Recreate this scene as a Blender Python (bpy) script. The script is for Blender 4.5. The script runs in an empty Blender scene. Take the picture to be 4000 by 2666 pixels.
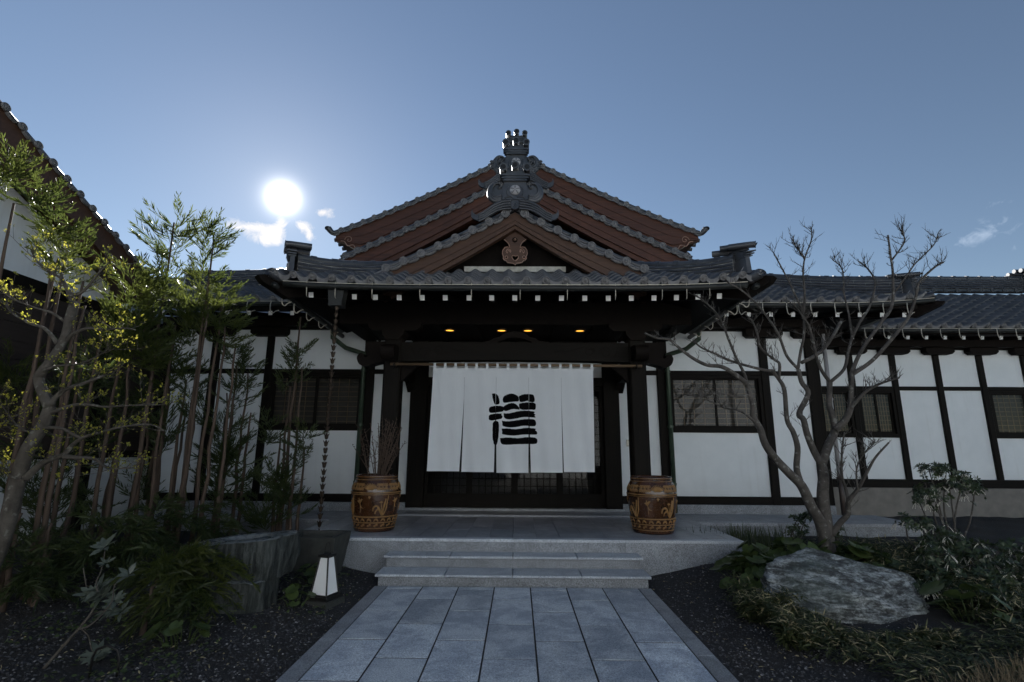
import bpy, bmesh, math, random
import numpy as np
from mathutils import Vector, Matrix, Quaternion

SC = bpy.context.scene
R = math.radians
rnd = random.Random(7)
nrng = np.random.default_rng(11)

# ------------------------------------------------------------------ camera
cam_d = bpy.data.cameras.new('camera'); cam = bpy.data.objects.new('camera', cam_d)
SC.collection.objects.link(cam); SC.camera = cam
cam_d.sensor_width = 36.0; cam_d.lens = 18.0; cam_d.clip_start = 0.05; cam_d.clip_end = 3000
_th, _ps, _ro = R(11.83), R(.73), R(.37)
_F = Vector((-math.sin(_ps)*math.cos(_th), math.cos(_ps)*math.cos(_th), math.sin(_th)))
_R0 = Vector((math.cos(_ps), math.sin(_ps), 0)); _U0 = _R0.cross(_F)
_Rt = math.cos(_ro)*_R0 + math.sin(_ro)*_U0; _U = _Rt.cross(_F)
cam.matrix_world = Matrix(((_Rt.x, _U.x, -_F.x, 0), (_Rt.y, _U.y, -_F.y, 0), (_Rt.z, _U.z, -_F.z, 1.5), (0, 0, 0, 1)))

# ------------------------------------------------------------------ sky, sun, exposure
SUN_EL, SUN_AZ = R(24.9), R(26.7)          # azimuth measured from +Y towards -X
SUN_DIR = Vector((-math.sin(SUN_AZ)*math.cos(SUN_EL), math.cos(SUN_AZ)*math.cos(SUN_EL), math.sin(SUN_EL)))
SKY_STRENGTH = 0.051
SUN_STRENGTH = 5.0
EXPOSURE = 1.06
SC.view_settings.view_transform = 'Standard'; SC.view_settings.look = 'None'
SC.view_settings.exposure = EXPOSURE; SC.view_settings.gamma = 1.0
SC.view_settings.use_curve_mapping = False

class NT:
    """small helper around a node tree"""
    def __init__(s, nt): s.nt = nt; s.N = nt.nodes; s.L = nt.links
    def n(s, t, **kw):
        a = s.N.new(t)
        for k, v in kw.items():
            if k.startswith('i_'): a.inputs[k[2:].replace('_', ' ')].default_value = v
            else: setattr(a, k, v)
        return a
    def l(s, a, b): s.L.new(a, b)
    def math(s, op, a, b=None, c=None, clamp=False):
        m = s.N.new('ShaderNodeMath'); m.operation = op; m.use_clamp = clamp
        for i, v in enumerate((a, b, c)):
            if v is None: continue
            if isinstance(v, (int, float)): m.inputs[i].default_value = v
            else: s.l(v, m.inputs[i])
        return m.outputs[0]
    def vmath(s, op, a, b=None):
        m = s.N.new('ShaderNodeVectorMath'); m.operation = op
        for i, v in enumerate((a, b)):
            if v is None: continue
            if isinstance(v, (tuple, Vector)): m.inputs[i].default_value = tuple(v)
            else: s.l(v, m.inputs[i])
        return m.outputs['Value'] if op in ('DOT_PRODUCT', 'LENGTH', 'DISTANCE') else m.outputs['Vector']
    def mix(s, f, a, b, bt='MIX'):
        m = s.N.new('ShaderNodeMix'); m.data_type = 'RGBA'; m.blend_type = bt
        for sock, v in ((m.inputs[0], f), (m.inputs[6], a), (m.inputs[7], b)):
            if isinstance(v, (int, float)): sock.default_value = v
            elif isinstance(v, tuple): sock.default_value = v if len(v) == 4 else (*v, 1)
            else: s.l(v, sock)
        return m.outputs[2]
    def ramp(s, f, stops):
        r = s.N.new('ShaderNodeValToRGB'); e = r.color_ramp.elements
        while len(e) < len(stops): e.new(.5)
        for k, (p, c) in enumerate(stops):
            e[k].position = p; e[k].color = c if len(c) == 4 else (*c, 1)
        s.l(f, r.inputs[0]); return r.outputs[0]
    def noise(s, vec, scale, detail=4, rough=.55, dist=0):
        t = s.n('ShaderNodeTexNoise'); t.inputs['Scale'].default_value = scale
        t.inputs['Detail'].default_value = detail; t.inputs['Roughness'].default_value = rough
        t.inputs['Distortion'].default_value = dist
        if vec is not None: s.l(vec, t.inputs['Vector'])
        return t.outputs[0]

world = bpy.data.worlds.new('World'); SC.world = world; world.use_nodes = True
def build_world():
    w = NT(world.node_tree); w.N.clear()
    out = w.n('ShaderNodeOutputWorld'); bg = w.n('ShaderNodeBackground')
    sky = w.n('ShaderNodeTexSky'); sky.sky_type = 'NISHITA'; sky.sun_disc = False
    sky.sun_elevation = SUN_EL; sky.sun_rotation = -SUN_AZ
    sky.air_density = 1.0; sky.dust_density = 0.04; sky.ozone_density = 1.5; sky.altitude = 50
    tc = w.n('ShaderNodeTexCoord'); d = w.vmath('NORMALIZE', tc.outputs['Generated'])
    hs = w.n('ShaderNodeHueSaturation'); hs.inputs['Saturation'].default_value = .94; w.l(sky.outputs[0], hs.inputs['Color'])
    base = w.vmath('SCALE', hs.outputs[0]); base.node.inputs['Scale'].default_value = SKY_STRENGTH
    # circumsolar aureole: thin haze round the sun, function of the angle to the sun only
    dot = w.math('MINIMUM', w.vmath('DOT_PRODUCT', d, SUN_DIR), 1.0)
    ang = w.math('MULTIPLY', w.math('ARCCOSINE', dot), 180/math.pi)
    g1 = w.math('MULTIPLY', w.math('EXPONENT', w.math('DIVIDE', ang, -0.50)), 7.0)
    g2 = w.math('MULTIPLY', w.math('EXPONENT', w.math('DIVIDE', ang, -6.5)), 0.085)
    glow = w.vmath('SCALE', w.n('ShaderNodeRGB').outputs[0]); rgb = glow.node.inputs[0].links[0].from_node
    rgb.outputs[0].default_value = (1.0, .95, .87, 1)
    w.l(w.math('ADD', g1, g2), glow.node.inputs['Scale'])
    col = w.vmath('ADD', base, glow)
    # a few small broken clouds: direction, extent across and up (degrees), tilt
    nz = w.noise(d, 42, 9, .66, .8)
    nz2 = w.noise(d, 9, 5, .6)
    up = Vector((0, 0, 1)); acc = None
    for (az, el, wx, wy, den) in CLOUDS:
        c = Vector((-math.sin(R(az))*math.cos(R(el)), math.cos(R(az))*math.cos(R(el)), math.sin(R(el))))
        rt = c.cross(up).normalized(); uu = rt.cross(c)
        a = w.math('DIVIDE', w.vmath('DOT_PRODUCT', d, rt), math.sin(R(wx)))
        b = w.math('DIVIDE', w.vmath('DOT_PRODUCT', d, uu), math.sin(R(wy)))
        r2 = w.math('ADD', w.math('MULTIPLY', a, a), w.math('MULTIPLY', b, b))
        front = w.math('GREATER_THAN', w.vmath('DOT_PRODUCT', d, c), 0.0)
        m = w.math('MULTIPLY', w.math('MULTIPLY', w.math('EXPONENT', w.math('MULTIPLY', r2, -1.0)), den), front)
        acc = m if acc is None else w.math('ADD', acc, m)
    cl = w.math('SUBTRACT', w.math('ADD', acc, w.math('MULTIPLY', nz, 2.3)), 1.62)
    cl = w.math('MULTIPLY', w.math('MULTIPLY', cl, .85, clamp=True), w.math('GREATER_THAN', acc, 0.03))
    cl = w.math('MULTIPLY', cl, w.math('MULTIPLY', acc, 1.6, clamp=True), clamp=True)
    ccol = w.mix(w.math('EXPONENT', w.math('DIVIDE', ang, -14.0)), (.30, .36, .45), (.80, .70, .58))
    fin = w.mix(cl, col, ccol)
    w.l(fin, bg.inputs['Color']); bg.inputs['Strength'].default_value = 1.0
    w.l(bg.outputs[0], out.inputs[0])
CLOUDS = [(31.0, 21.4, 1.3, .7, .95), (28.9, 21.6, 1.3, .55, 1.0), (28.0, 20.5, 1.7, .7, 1.1), (26.9, 21.5, .9, .9, 1.2), (26.6, 22.7, .6, .6, .9), (24.4, 22.6, .9, .7, 1.2), (23.5, 21.6, .6, .6, .9), (22.1, 24.1, 1.2, .6, 1.05),
          (-44.6, 18.1, 2.0, .8, .62), (-43.0, 17.3, 1.8, .6, .56), (-45.6, 19.7, 1.6, .6, .5), (-46.0, 16.0, 1.6, .7, .5)]
build_world()
sun_d = bpy.data.lights.new('sun', 'SUN'); sun = bpy.data.objects.new('sun', sun_d); SC.collection.objects.link(sun)
sun_d.energy = SUN_STRENGTH; sun_d.angle = R(.53); sun_d.color = (1, .97, .93)
sun.rotation_euler = SUN_DIR.to_track_quat('Z', 'Y').to_euler(); sun.location = SUN_DIR*60
SC.cycles.use_denoising = True
SC.cycles.max_bounces = 8; SC.cycles.transparent_max_bounces = 12
SC.cycles.sample_clamp_indirect = 6

# ------------------------------------------------------------------ object helpers
COL = SC.collection
W = {}
I4 = Matrix.Identity(4)
def T(x, y, z): return Matrix.Translation((x, y, z))
def frame(o, x, y, z):
    """matrix from an origin and three axis vectors"""
    return Matrix(((x[0], y[0], z[0], o[0]), (x[1], y[1], z[1], o[1]), (x[2], y[2], z[2], o[2]), (0, 0, 0, 1)))
def put(name, mesh, parent=None, M=I4):
    o = bpy.data.objects.new(name, mesh); COL.objects.link(o)
    o.matrix_basis = M
    if parent is not None:
        o.parent = parent; o.matrix_parent_inverse = W[parent.name].inverted()
    W[o.name] = M.copy()
    return o
def thing(name, loc, label, cat, group=None, kind=None):
    o = put(name, None, None, T(*loc)); o.empty_display_size = .1
    return tag(o, label, cat, group, kind)
def tag(o, label=None, cat=None, group=None, kind=None):
    if label: o['label'] = label
    if cat: o['category'] = cat
    if group: o['group'] = group
    if kind: o['kind'] = kind
    return o

def fast_mesh(name, V, tris=None, quads=None, mats=(), smooth=False, mi=None):
    me = bpy.data.meshes.new(name)
    V = np.asarray(V, np.float32).reshape(-1, 3)
    lo, st, n = [], [], 0
    if tris is not None and len(tris):
        t = np.asarray(tris, np.int32).reshape(-1, 3); lo.append(t.ravel()); st.append(n+np.arange(len(t))*3); n += t.size
    if quads is not None and len(quads):
        q = np.asarray(quads, np.int32).reshape(-1, 4); lo.append(q.ravel()); st.append(n+np.arange(len(q))*4); n += q.size
    lo = np.concatenate(lo); st = np.concatenate(st)
    me.vertices.add(len(V)); me.vertices.foreach_set('co', V.ravel())
    me.loops.add(len(lo)); me.loops.foreach_set('vertex_index', lo)
    me.polygons.add(len(st)); me.polygons.foreach_set('loop_start', st.astype(np.int32))
    for m in mats: me.materials.append(m)
    if mi is not None: me.polygons.foreach_set('material_index', np.asarray(mi, np.int32))
    me.polygons.foreach_set('use_smooth', np.full(len(st), smooth))
    me.update(calc_edges=True); me.validate()
    return me

class MB:
    """collects shapes for one mesh"""
    def __init__(s): s.v = []; s.f = []; s.m = []
    def add(s, v, f, m=0):
        b = len(s.v); s.v += [tuple(p) for p in v]; s.f += [tuple(i+b for i in q) for q in f]; s.m += [m]*len(f); return s
    def box(s, x0, x1, y0, y1, z0, z1, m=0):
        return s.add([(x0,y0,z0),(x1,y0,z0),(x1,y1,z0),(x0,y1,z0),(x0,y0,z1),(x1,y0,z1),(x1,y1,z1),(x0,y1,z1)],
                     [(0,3,2,1),(4,5,6,7),(0,1,5,4),(1,2,6,5),(2,3,7,6),(3,0,4,7)], m)
    def bevbox(s, x0, x1, y0, y1, z0, z1, b=.004, m=0):
        """box with a chamfered top rim"""
        return s.add([(x0,y0,z0),(x1,y0,z0),(x1,y1,z0),(x0,y1,z0),
                      (x0,y0,z1-b),(x1,y0,z1-b),(x1,y1,z1-b),(x0,y1,z1-b),
                      (x0+b,y0+b,z1),(x1-b,y0+b,z1),(x1-b,y1-b,z1),(x0+b,y1-b,z1)],
                     [(0,1,5,4),(1,2,6,5),(2,3,7,6),(3,0,4,7),(4,5,9,8),(5,6,10,9),(6,7,11,10),(7,4,8,11),(8,9,10,11)], m)
    def obox(s, M, sx, sy, sz, m=0):
        b = MB().box(-sx/2, sx/2, -sy/2, sy/2, -sz/2, sz/2)
        return s.add([M @ Vector(p) for p in b.v], b.f, m)
    def tube(s, pts, rad, n=8, m=0, cap=True, flat=1.0):
        pts = [Vector(p) for p in pts]; k = len(pts)
        if not hasattr(rad, '__len__'): rad = [rad]*k
        base = len(s.v); up = None
        for i, p in enumerate(pts):
            d = (pts[min(i+1, k-1)] - pts[max(i-1, 0)])
            d = d.normalized() if d.length > 1e-9 else Vector((0, 0, 1))
            if up is None:
                up = Vector((0, 0, 1)) if abs(d.z) < .9 else Vector((1, 0, 0))
            a = (up - d*up.dot(d)); a = a.normalized() if a.length > 1e-6 else d.orthogonal().normalized()
            up = a; b = d.cross(a)
            for j in range(n):
                t = 2*math.pi*j/n
                s.v.append(tuple(p + (a*math.cos(t) + b*math.sin(t)*flat)*rad[i]))
        for i in range(k-1):
            for j in range(n):
                j2 = (j+1) % n
                s.f.append((base+i*n+j, base+i*n+j2, base+(i+1)*n+j2, base+(i+1)*n+j)); s.m.append(m)
        if cap:
            s.f.append(tuple(base+j for j in range(n))[::-1]); s.m.append(m)
            s.f.append(tuple(base+(k-1)*n+j for j in range(n))); s.m.append(m)
        return s
    def lathe(s, prof, n=24, c=(0, 0, 0), m=0, cap=True, sx=1, sy=1):
        base = len(s.v); k = len(prof)
        for r, z in prof:
            for j in range(n):
                t = 2*math.pi*j/n
                s.v.append((c[0]+r*math.cos(t)*sx, c[1]+r*math.sin(t)*sy, c[2]+z))
        for i in range(k-1):
            for j in range(n):
                j2 = (j+1) % n
                s.f.append((base+i*n+j, base+i*n+j2, base+(i+1)*n+j2, base+(i+1)*n+j)); s.m.append(m)
        if cap:
            s.f.append(tuple(base+j for j in range(n))[::-1]); s.m.append(m)
            s.f.append(tuple(base+(k-1)*n+j for j in range(n))); s.m.append(m)
        return s
    def prism(s, poly, o, ax, ay, an, d, m=0):
        """outline poly (2-D) in the plane o+ax*u+ay*v, extruded by d along an"""
        o, ax, ay, an = Vector(o), Vector(ax), Vector(ay), Vector(an); k = len(poly)
        v = [o+ax*u+ay*w for u, w in poly] + [o+ax*u+ay*w+an*d for u, w in poly]
        f = [tuple(range(k))[::-1], tuple(range(k, 2*k))] + [(i, (i+1) % k, k+(i+1) % k, k+i) for i in range(k)]
        return s.add(v, f, m)
    def strip(s, A, B, m=0):
        k = len(A); return s.add(list(A)+list(B), [(i, i+1, k+i+1, k+i) for i in range(k-1)], m)
    def build(s, name, mats, parent=None, M=I4, smooth=False, fix=True, angle=None):
        return put(name, s.mesh(name, mats, smooth, fix, angle), parent, M)
    def mesh(s, name, mats, smooth=False, fix=True, angle=None):
        me = bpy.data.meshes.new(name); me.from_pydata(s.v, [], s.f)
        for m in (mats if isinstance(mats, (list, tuple)) else [mats]): me.materials.append(m)
        if any(s.m): me.polygons.foreach_set('material_index', s.m)
        if fix:
            b = bmesh.new(); b.from_mesh(me); bmesh.ops.recalc_face_normals(b, faces=b.faces)
            if angle is not None:
                for e in b.edges:
                    if len(e.link_faces) == 2 and e.calc_face_angle(0) > R(angle): e.smooth = False
            b.to_mesh(me); b.free()
        if smooth or angle is not None: me.polygons.foreach_set('use_smooth', [True]*len(me.polygons))
        me.update(); return me
def box(name, x0, x1, y0, y1, z0, z1, mat, parent=None): return MB().box(x0, x1, y0, y1, z0, z1).build(name, mat, parent, fix=False)
def fill_mesh(name, loops, mat, o, ax, ay, an, d, bev=0):
    """flat shape with holes (list of 2-D loops), given thickness d along an"""
    b = bmesh.new(); o, ax, ay, an = Vector(o), Vector(ax), Vector(ay), Vector(an)
    es = []
    for lp in loops:
        vs = [b.verts.new(o+ax*u+ay*w) for u, w in lp]
        es += [b.edges.new((vs[i], vs[(i+1) % len(vs)])) for i in range(len(vs))]
    bmesh.ops.triangle_fill(b, use_beauty=True, use_dissolve=False, edges=es)
    r = bmesh.ops.extrude_face_region(b, geom=b.faces[:])
    bmesh.ops.translate(b, verts=[e for e in r['geom'] if isinstance(e, bmesh.types.BMVert)], vec=an*d)
    bmesh.ops.recalc_face_normals(b, faces=b.faces)
    me = bpy.data.meshes.new(name); b.to_mesh(me); b.free(); me.materials.append(mat); return me
def spline(P, n=8):
    """Catmull-Rom through points (any dimension)"""
    P = [np.array(p, float) for p in P]; out = []
    for i in range(len(P)-1):
        a, b, c, d = P[max(i-1, 0)], P[i], P[i+1], P[min(i+2, len(P)-1)]
        for k in range(n):
            t = k/n
            out.append(.5*((2*b)+(-a+c)*t+(2*a-5*b+4*c-d)*t*t+(-a+3*b-3*c+d)*t**3))
    out.append(P[-1]); return [tuple(p) for p in out]

# ------------------------------------------------------------------ materials
MAT = {}
def material(name, fn):
    m = bpy.data.materials.new(name); m.use_nodes = True; t = NT(m.node_tree); t.N.clear()
    t.out = t.n('ShaderNodeOutputMaterial'); t.p = t.n('ShaderNodeBsdfPrincipled')
    t.l(t.p.outputs[0], t.out.inputs[0])
    tc = t.n('ShaderNodeTexCoord'); t.obj = tc.outputs['Object']
    geo = t.n('ShaderNodeNewGeometry'); t.pos = geo.outputs['Position']; t.geo = geo
    oi = t.n('ShaderNodeObjectInfo'); t.rand = oi.outputs['Random']
    fn(t); MAT[name] = m; return m
def setc(t, sock, v):
    if isinstance(v, tuple): t.p.inputs[sock].default_value = v if len(v) == 4 else (*v, 1)
    elif isinstance(v, (int, float)): t.p.inputs[sock].default_value = v
    else: t.l(v, t.p.inputs[sock])
def bump(t, h, strength=.3, dist=.01):
    b = t.n('ShaderNodeBump'); b.inputs['Strength'].default_value = strength; b.inputs['Distance'].default_value = dist
    t.l(h, b.inputs['Height']); t.l(b.outputs[0], t.p.inputs['Normal'])
def shift(t, vec, k=37.0):
    """vector moved by the object's random number so that shared meshes differ"""
    c = t.n('ShaderNodeCombineXYZ'); v = t.math('MULTIPLY', t.rand, k)
    for i in range(3): t.l(v, c.inputs[i])
    return t.vmath('ADD', vec, c.outputs[0])

def granite(c0, c1, stain, amt):
    def fn(t):
        p = shift(t, t.pos)
        sp = t.math('ADD', t.math('MULTIPLY', t.noise(p, 260, 3, .75), .45), t.math('MULTIPLY', t.noise(p, 95, 4, .8), .55)); big = t.noise(p, 3.2, 6, .68, .6)
        col = t.ramp(sp, [(.40, tuple(x*.40 for x in c0)), (.47, c0), (.53, c1), (.60, tuple(min(1, x*1.3) for x in c1))])
        st = t.ramp(big, [(.42, (0, 0, 0)), (.58, (1, 1, 1))])
        col = t.mix(t.math('MULTIPLY', st, amt), col, t.mix(1.0, col, stain, 'MULTIPLY'))
        v = t.math('ADD', t.math('MULTIPLY', t.rand, .34), .83)
        hv = t.n('ShaderNodeHueSaturation'); t.l(col, hv.inputs['Color']); t.l(v, hv.inputs['Value'])
        setc(t, 'Base Color', hv.outputs[0]); setc(t, 'Roughness', t.math('ADD', t.math('MULTIPLY', big, .3), .24))
        bump(t, sp, .25, .002)
    return fn
material('granite_path', granite((.47, .505, .545), (.72, .77, .82), (.58, .61, .67), .95))
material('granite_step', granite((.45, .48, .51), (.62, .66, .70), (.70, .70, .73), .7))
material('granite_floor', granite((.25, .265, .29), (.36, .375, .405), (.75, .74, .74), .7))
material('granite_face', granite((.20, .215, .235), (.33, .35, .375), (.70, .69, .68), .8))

def plaster(t):
    n = t.noise(t.pos, 3, 5, .6); n2 = t.noise(t.pos, 60, 3, .6)
    c = t.ramp(n, [(.3, (.74, .775, .785)), (.7, (.80, .83, .84))])
    sx = t.n('ShaderNodeSeparateXYZ'); t.l(t.pos, sx.inputs[0])
    mp = t.n('ShaderNodeMapping'); t.l(t.pos, mp.inputs['Vector']); mp.inputs['Scale'].default_value = (7, 7, .5)
    stk = t.noise(mp.outputs[0], 1.0, 6, .65)
    low = t.math('SUBTRACT', 1.0, t.math('DIVIDE', t.math('SUBTRACT', sx.outputs[2], .62), .55), clamp=True)
    f = t.math('MULTIPLY', t.math('MULTIPLY', low, t.noise(t.pos, 5, 6, .7)), .55, clamp=True)
    c = t.mix(f, c, (.46, .45, .42))
    c = t.mix(t.ramp(stk, [(.56, (0, 0, 0)), (.78, (.30, .30, .30))]), c, (.55, .55, .52))
    setc(t, 'Base Color', c); setc(t, 'Roughness', .9); bump(t, n2, .12, .004)
material('plaster', plaster)

def wood(c0, c1, rough=.62, axis=0, spec=.35):
    def fn(t):
        mp = t.n('ShaderNodeMapping'); t.l(shift(t, t.obj, 9), mp.inputs['Vector'])
        s = [22, 22, 22]; s[axis] = 1.6; mp.inputs['Scale'].default_value = s
        n = t.noise(mp.outputs[0], 1.0, 6, .65, .6); w = t.noise(t.pos, 1.3, 3, .5)
        c = t.ramp(n, [(.3, c0), (.7, c1)])
        c = t.mix(t.math('MULTIPLY', w, .5), c, tuple(x*.55 for x in c0))
        setc(t, 'Base Color', c); setc(t, 'Roughness', t.math('ADD', t.math('MULTIPLY', n, .25), rough-.12))
        setc(t, 'Specular IOR Level', spec); bump(t, n, .35, .004)
    return fn
material('wood_post', wood((.007, .006, .005), (.016, .013, .010), .6, 2, .10))
material('wood_beam', wood((.007, .006, .005), (.016, .013, .010), .6, 0, .10))
material('wood_deep', wood((.008, .006, .005), (.016, .012, .010), .7, 1, .10))
material('wood_red', wood((.055, .021, .012), (.145, .054, .030), .5, 0))
material('wood_brown', wood((.060, .030, .018), (.12, .062, .038), .55, 0))
material('wood_pole', wood((.12, .075, .042), (.22, .15, .09), .5, 0))
material('board_dark', wood((.03, .022, .018), (.06, .045, .036), .65, 1))
material('bark_cedar', wood((.055, .036, .026), (.16, .115, .085), .85, 2))

def tilem(t):
    p = shift(t, t.pos, 13)
    n = t.noise(p, 5, 5, .6); n2 = t.noise(t.pos, 90, 3, .6); n3 = t.noise(t.pos, .8, 3)
    c = t.ramp(n, [(.28, (.035, .036, .040)), (.55, (.065, .068, .075)), (.8, (.11, .113, .12))])
    c = t.mix(t.math('MULTIPLY', t.rand, .45), c, (.035, .037, .043))
    c = t.mix(t.ramp(n3, [(.52, (0, 0, 0)), (.75, (.35, .35, .35))]), c, (.07, .07, .05))
    setc(t, 'Base Color', c); setc(t, 'Roughness', t.ramp(n, [(.3, (.30,)*3), (.8, (.5,)*3)]))
    setc(t, 'Specular IOR Level', .65); setc(t, 'Metallic', .15); bump(t, n2, .10, .003)
material('kawara', tilem)
def mortar(t):
    n = t.noise(t.pos, 12, 5, .6); setc(t, 'Base Color', t.ramp(n, [(.3, (.38, .37, .33)), (.7, (.62, .61, .56))])); setc(t, 'Roughness', .9)
material('mortar', mortar)
def facem(t):
    n = t.noise(shift(t, t.pos, 7), 14, 5, .65)
    setc(t, 'Base Color', t.ramp(n, [(.3, (.115, .112, .112)), (.7, (.21, .205, .205))])); setc(t, 'Roughness', .62); setc(t, 'Specular IOR Level', .4)
material('kawara_lit_face', facem)  # paler kawara for end faces: the sky light they catch put into the colour
def plain(c, rough=.6, var=.2, sc=8, metal=0.0, spec=.5, bs=0.0, bsc=60):
    def fn(t):
        n = t.noise(shift(t, t.pos, 5), sc, 5, .6)
        setc(t, 'Base Color', t.ramp(n, [(.25, tuple(x*(1-var) for x in c)), (.75, tuple(min(1, x*(1+var)) for x in c))]))
        setc(t, 'Roughness', t.math('ADD', t.math('MULTIPLY', n, .2), rough-.1)); setc(t, 'Metallic', metal); setc(t, 'Specular IOR Level', spec)
        if bs: bump(t, t.noise(t.pos, bsc, 5, .65), bs, .01)
    return fn
material('paint_white', plain((.80, .79, .76), .6, .08))
material('hook_metal', plain((.50, .46, .38), .45, .25, 20, .3))
material('gutter_copper', plain((.018, .019, .017), .5, .35, 14, .2))
material('pipe_green', plain((.045, .07, .045), .4, .35, 10, .2))
material('pipe_grey', plain((.30, .29, .29), .45, .12))
material('pipe_brown', plain((.055, .038, .03), .45, .2))
material('iron', plain((.018, .017, .016), .5, .3, 30, .4))
material('bronze', plain((.06, .042, .03), .42, .35, 30, .6))
material('stone_dark', plain((.045, .047, .042), .85, .45, 9, bs=.6, bsc=45))
material('concrete', plain((.20, .185, .165), .88, .22, 6, bs=.3, bsc=120))
material('black_ink', plain((.004, .004, .0045), .95, .3, spec=.05))
material('interior', plain((.012, .011, .010), .8, .2))
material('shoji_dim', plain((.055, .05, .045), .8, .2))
material('switch_steel', plain((.35, .34, .30), .4, .1, metal=.6))
def cloth(t):
    mpw = t.n('ShaderNodeMapping'); t.l(t.pos, mpw.inputs['Vector']); mpw.inputs['Scale'].default_value = (9, 9, 2.2)
    w1 = t.math('ADD', t.math('MULTIPLY', t.noise(t.pos, 300, 2, .5), .15), t.math('MULTIPLY', t.noise(mpw.outputs[0], 1.0, 5, .55, .8), 2.0)); w = t.noise(t.pos, 2.0, 3)
    setc(t, 'Base Color', t.ramp(w, [(.3, (.78, .805, .82)), (.7, (.84, .865, .88))])); setc(t, 'Roughness', .95); setc(t, 'Specular IOR Level', .1)
    bump(t, w1, .35, .012)
    tr = t.n('ShaderNodeBsdfTranslucent'); tr.inputs[0].default_value = (.8, .78, .74, 1)
    mx = t.n('ShaderNodeMixShader'); mx.inputs[0].default_value = .22
    t.l(t.p.outputs[0], mx.inputs[1]); t.l(tr.outputs[0], mx.inputs[2]); t.l(mx.outputs[0], t.out.inputs[0])
material('cloth', cloth)
def glass(t):
    tr = t.n('ShaderNodeBsdfTransparent'); tr.inputs[0].default_value = (.82, .83, .82, 1)
    gl = t.n('ShaderNodeBsdfGlossy'); gl.inputs['Roughness'].default_value = .02; gl.inputs[0].default_value = (.95, .95, .95, 1)
    fr = t.n('ShaderNodeFresnel'); fr.inputs[0].default_value = 1.5
    f = t.math('ADD', t.math('MULTIPLY', fr.outputs[0], .42), .0, clamp=True)
    b = t.n('ShaderNodeBump'); b.inputs['Strength'].default_value = .03; t.l(t.noise(t.pos, 2.5, 2), b.inputs['Height'])
    t.l(b.outputs[0], gl.inputs['Normal'])
    mx = t.n('ShaderNodeMixShader'); t.l(f, mx.inputs[0]); t.l(tr.outputs[0], mx.inputs[1]); t.l(gl.outputs[0], mx.inputs[2])
    t.l(mx.outputs[0], t.out.inputs[0])
material('glass', glass)
def leaf(c, c2, trans=.45, rough=.5, sc=3.0):
    def fn(t):
        n = t.noise(t.pos, sc, 3, .6); n2 = t.noise(t.pos, 40, 2)
        f = t.math('ADD', t.math('MULTIPLY', n, .6), t.math('MULTIPLY', n2, .4))
        col = t.ramp(f, [(.32, c), (.68, c2)])
        setc(t, 'Base Color', col); setc(t, 'Roughness', rough); setc(t, 'Specular IOR Level', .4)
        tr = t.n('ShaderNodeBsdfTranslucent'); hs = t.n('ShaderNodeHueSaturation'); hs.inputs['Value'].default_value = 2.2
        t.l(col, hs.inputs['Color']); t.l(hs.outputs[0], tr.inputs[0])
        mx = t.n('ShaderNodeMixShader'); mx.inputs[0].default_value = trans
        t.l(t.p.outputs[0], mx.inputs[1]); t.l(tr.outputs[0], mx.inputs[2]); t.l(mx.outputs[0], t.out.inputs[0])
    return fn
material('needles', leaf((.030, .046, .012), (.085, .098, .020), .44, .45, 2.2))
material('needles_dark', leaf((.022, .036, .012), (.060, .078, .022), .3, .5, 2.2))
material('bud_leaf', leaf((.19, .22, .028), (.36, .31, .05), .5, .5, 9))
material('leaf_glossy', leaf((.022, .038, .018), (.055, .072, .030), .12, .28, 6))
material('leaf_grey', leaf((.06, .075, .06), (.12, .14, .11), .15, .35, 6))
material('leaf_round', leaf((.040, .062, .020), (.085, .115, .036), .2, .38, 5))
material('leaf_sasa', leaf((.025, .036, .014), (.075, .085, .030), .2, .5, 7))
material('leaf_straw', leaf((.24, .20, .11), (.42, .36, .20), .2, .7, 9))
material('grass_dry', leaf((.10, .078, .048), (.20, .155, .095), .15, .8, 6))
material('blade_dark', leaf((.020, .032, .014), (.05, .065, .022), .2, .5, 6))
material('flower', plain((.72, .70, .62), .7, .15))
def barkf(c0, c1, spot):
    def fn(t):
        n = t.noise(t.pos, 9, 6, .65, .5); n2 = t.noise(t.pos, 45, 4, .6); n3 = t.noise(t.pos, 18, 3, .5)
        c = t.ramp(n, [(.3, c0), (.65, c1)]); c = t.mix(t.ramp(n3, [(.6, (0, 0, 0)), (.68, (.7, .7, .7))]), c, spot)
        setc(t, 'Base Color', c); setc(t, 'Roughness', .9); bump(t, n2, .6, .012)
    return fn
material('bark_grey', barkf((.036, .031, .027), (.10, .089, .078), (.22, .22, .20)))
material('bark_pale', barkf((.045, .037, .029), (.105, .092, .075), (.20, .20, .17)))
def twigm(t):
    setc(t, 'Base Color', (.10, .065, .045)); setc(t, 'Roughness', .8)
material('twig', twigm)
def boulder(t):
    mp = t.n('ShaderNodeMapping'); t.l(t.pos, mp.inputs['Vector']); mp.inputs['Scale'].default_value = (1.0, 1.0, 4.2); mp.inputs['Rotation'].default_value = (.2, .28, 0)
    n = t.noise(mp.outputs[0], 6, 10, .72, .45); n2 = t.noise(t.pos, 30, 7, .75); n3 = t.noise(t.pos, 2.2, 4)
    f = t.math('ADD', t.math('MULTIPLY', n, .7), t.math('MULTIPLY', n2, .3))
    c = t.ramp(f, [(.38, (.022, .022, .021)), (.46, (.08, .083, .080)), (.52, (.24, .26, .255)), (.60, (.60, .63, .625))])
    c = t.mix(t.ramp(n3, [(.48, (0, 0, 0)), (.66, (.45, .45, .45))]), c, (.09, .12, .10))
    setc(t, 'Base Color', c); setc(t, 'Roughness', .75)
    bump(t, t.math('ADD', n, t.math('MULTIPLY', n2, .5)), .9, .05)
material('boulder', boulder)
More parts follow.
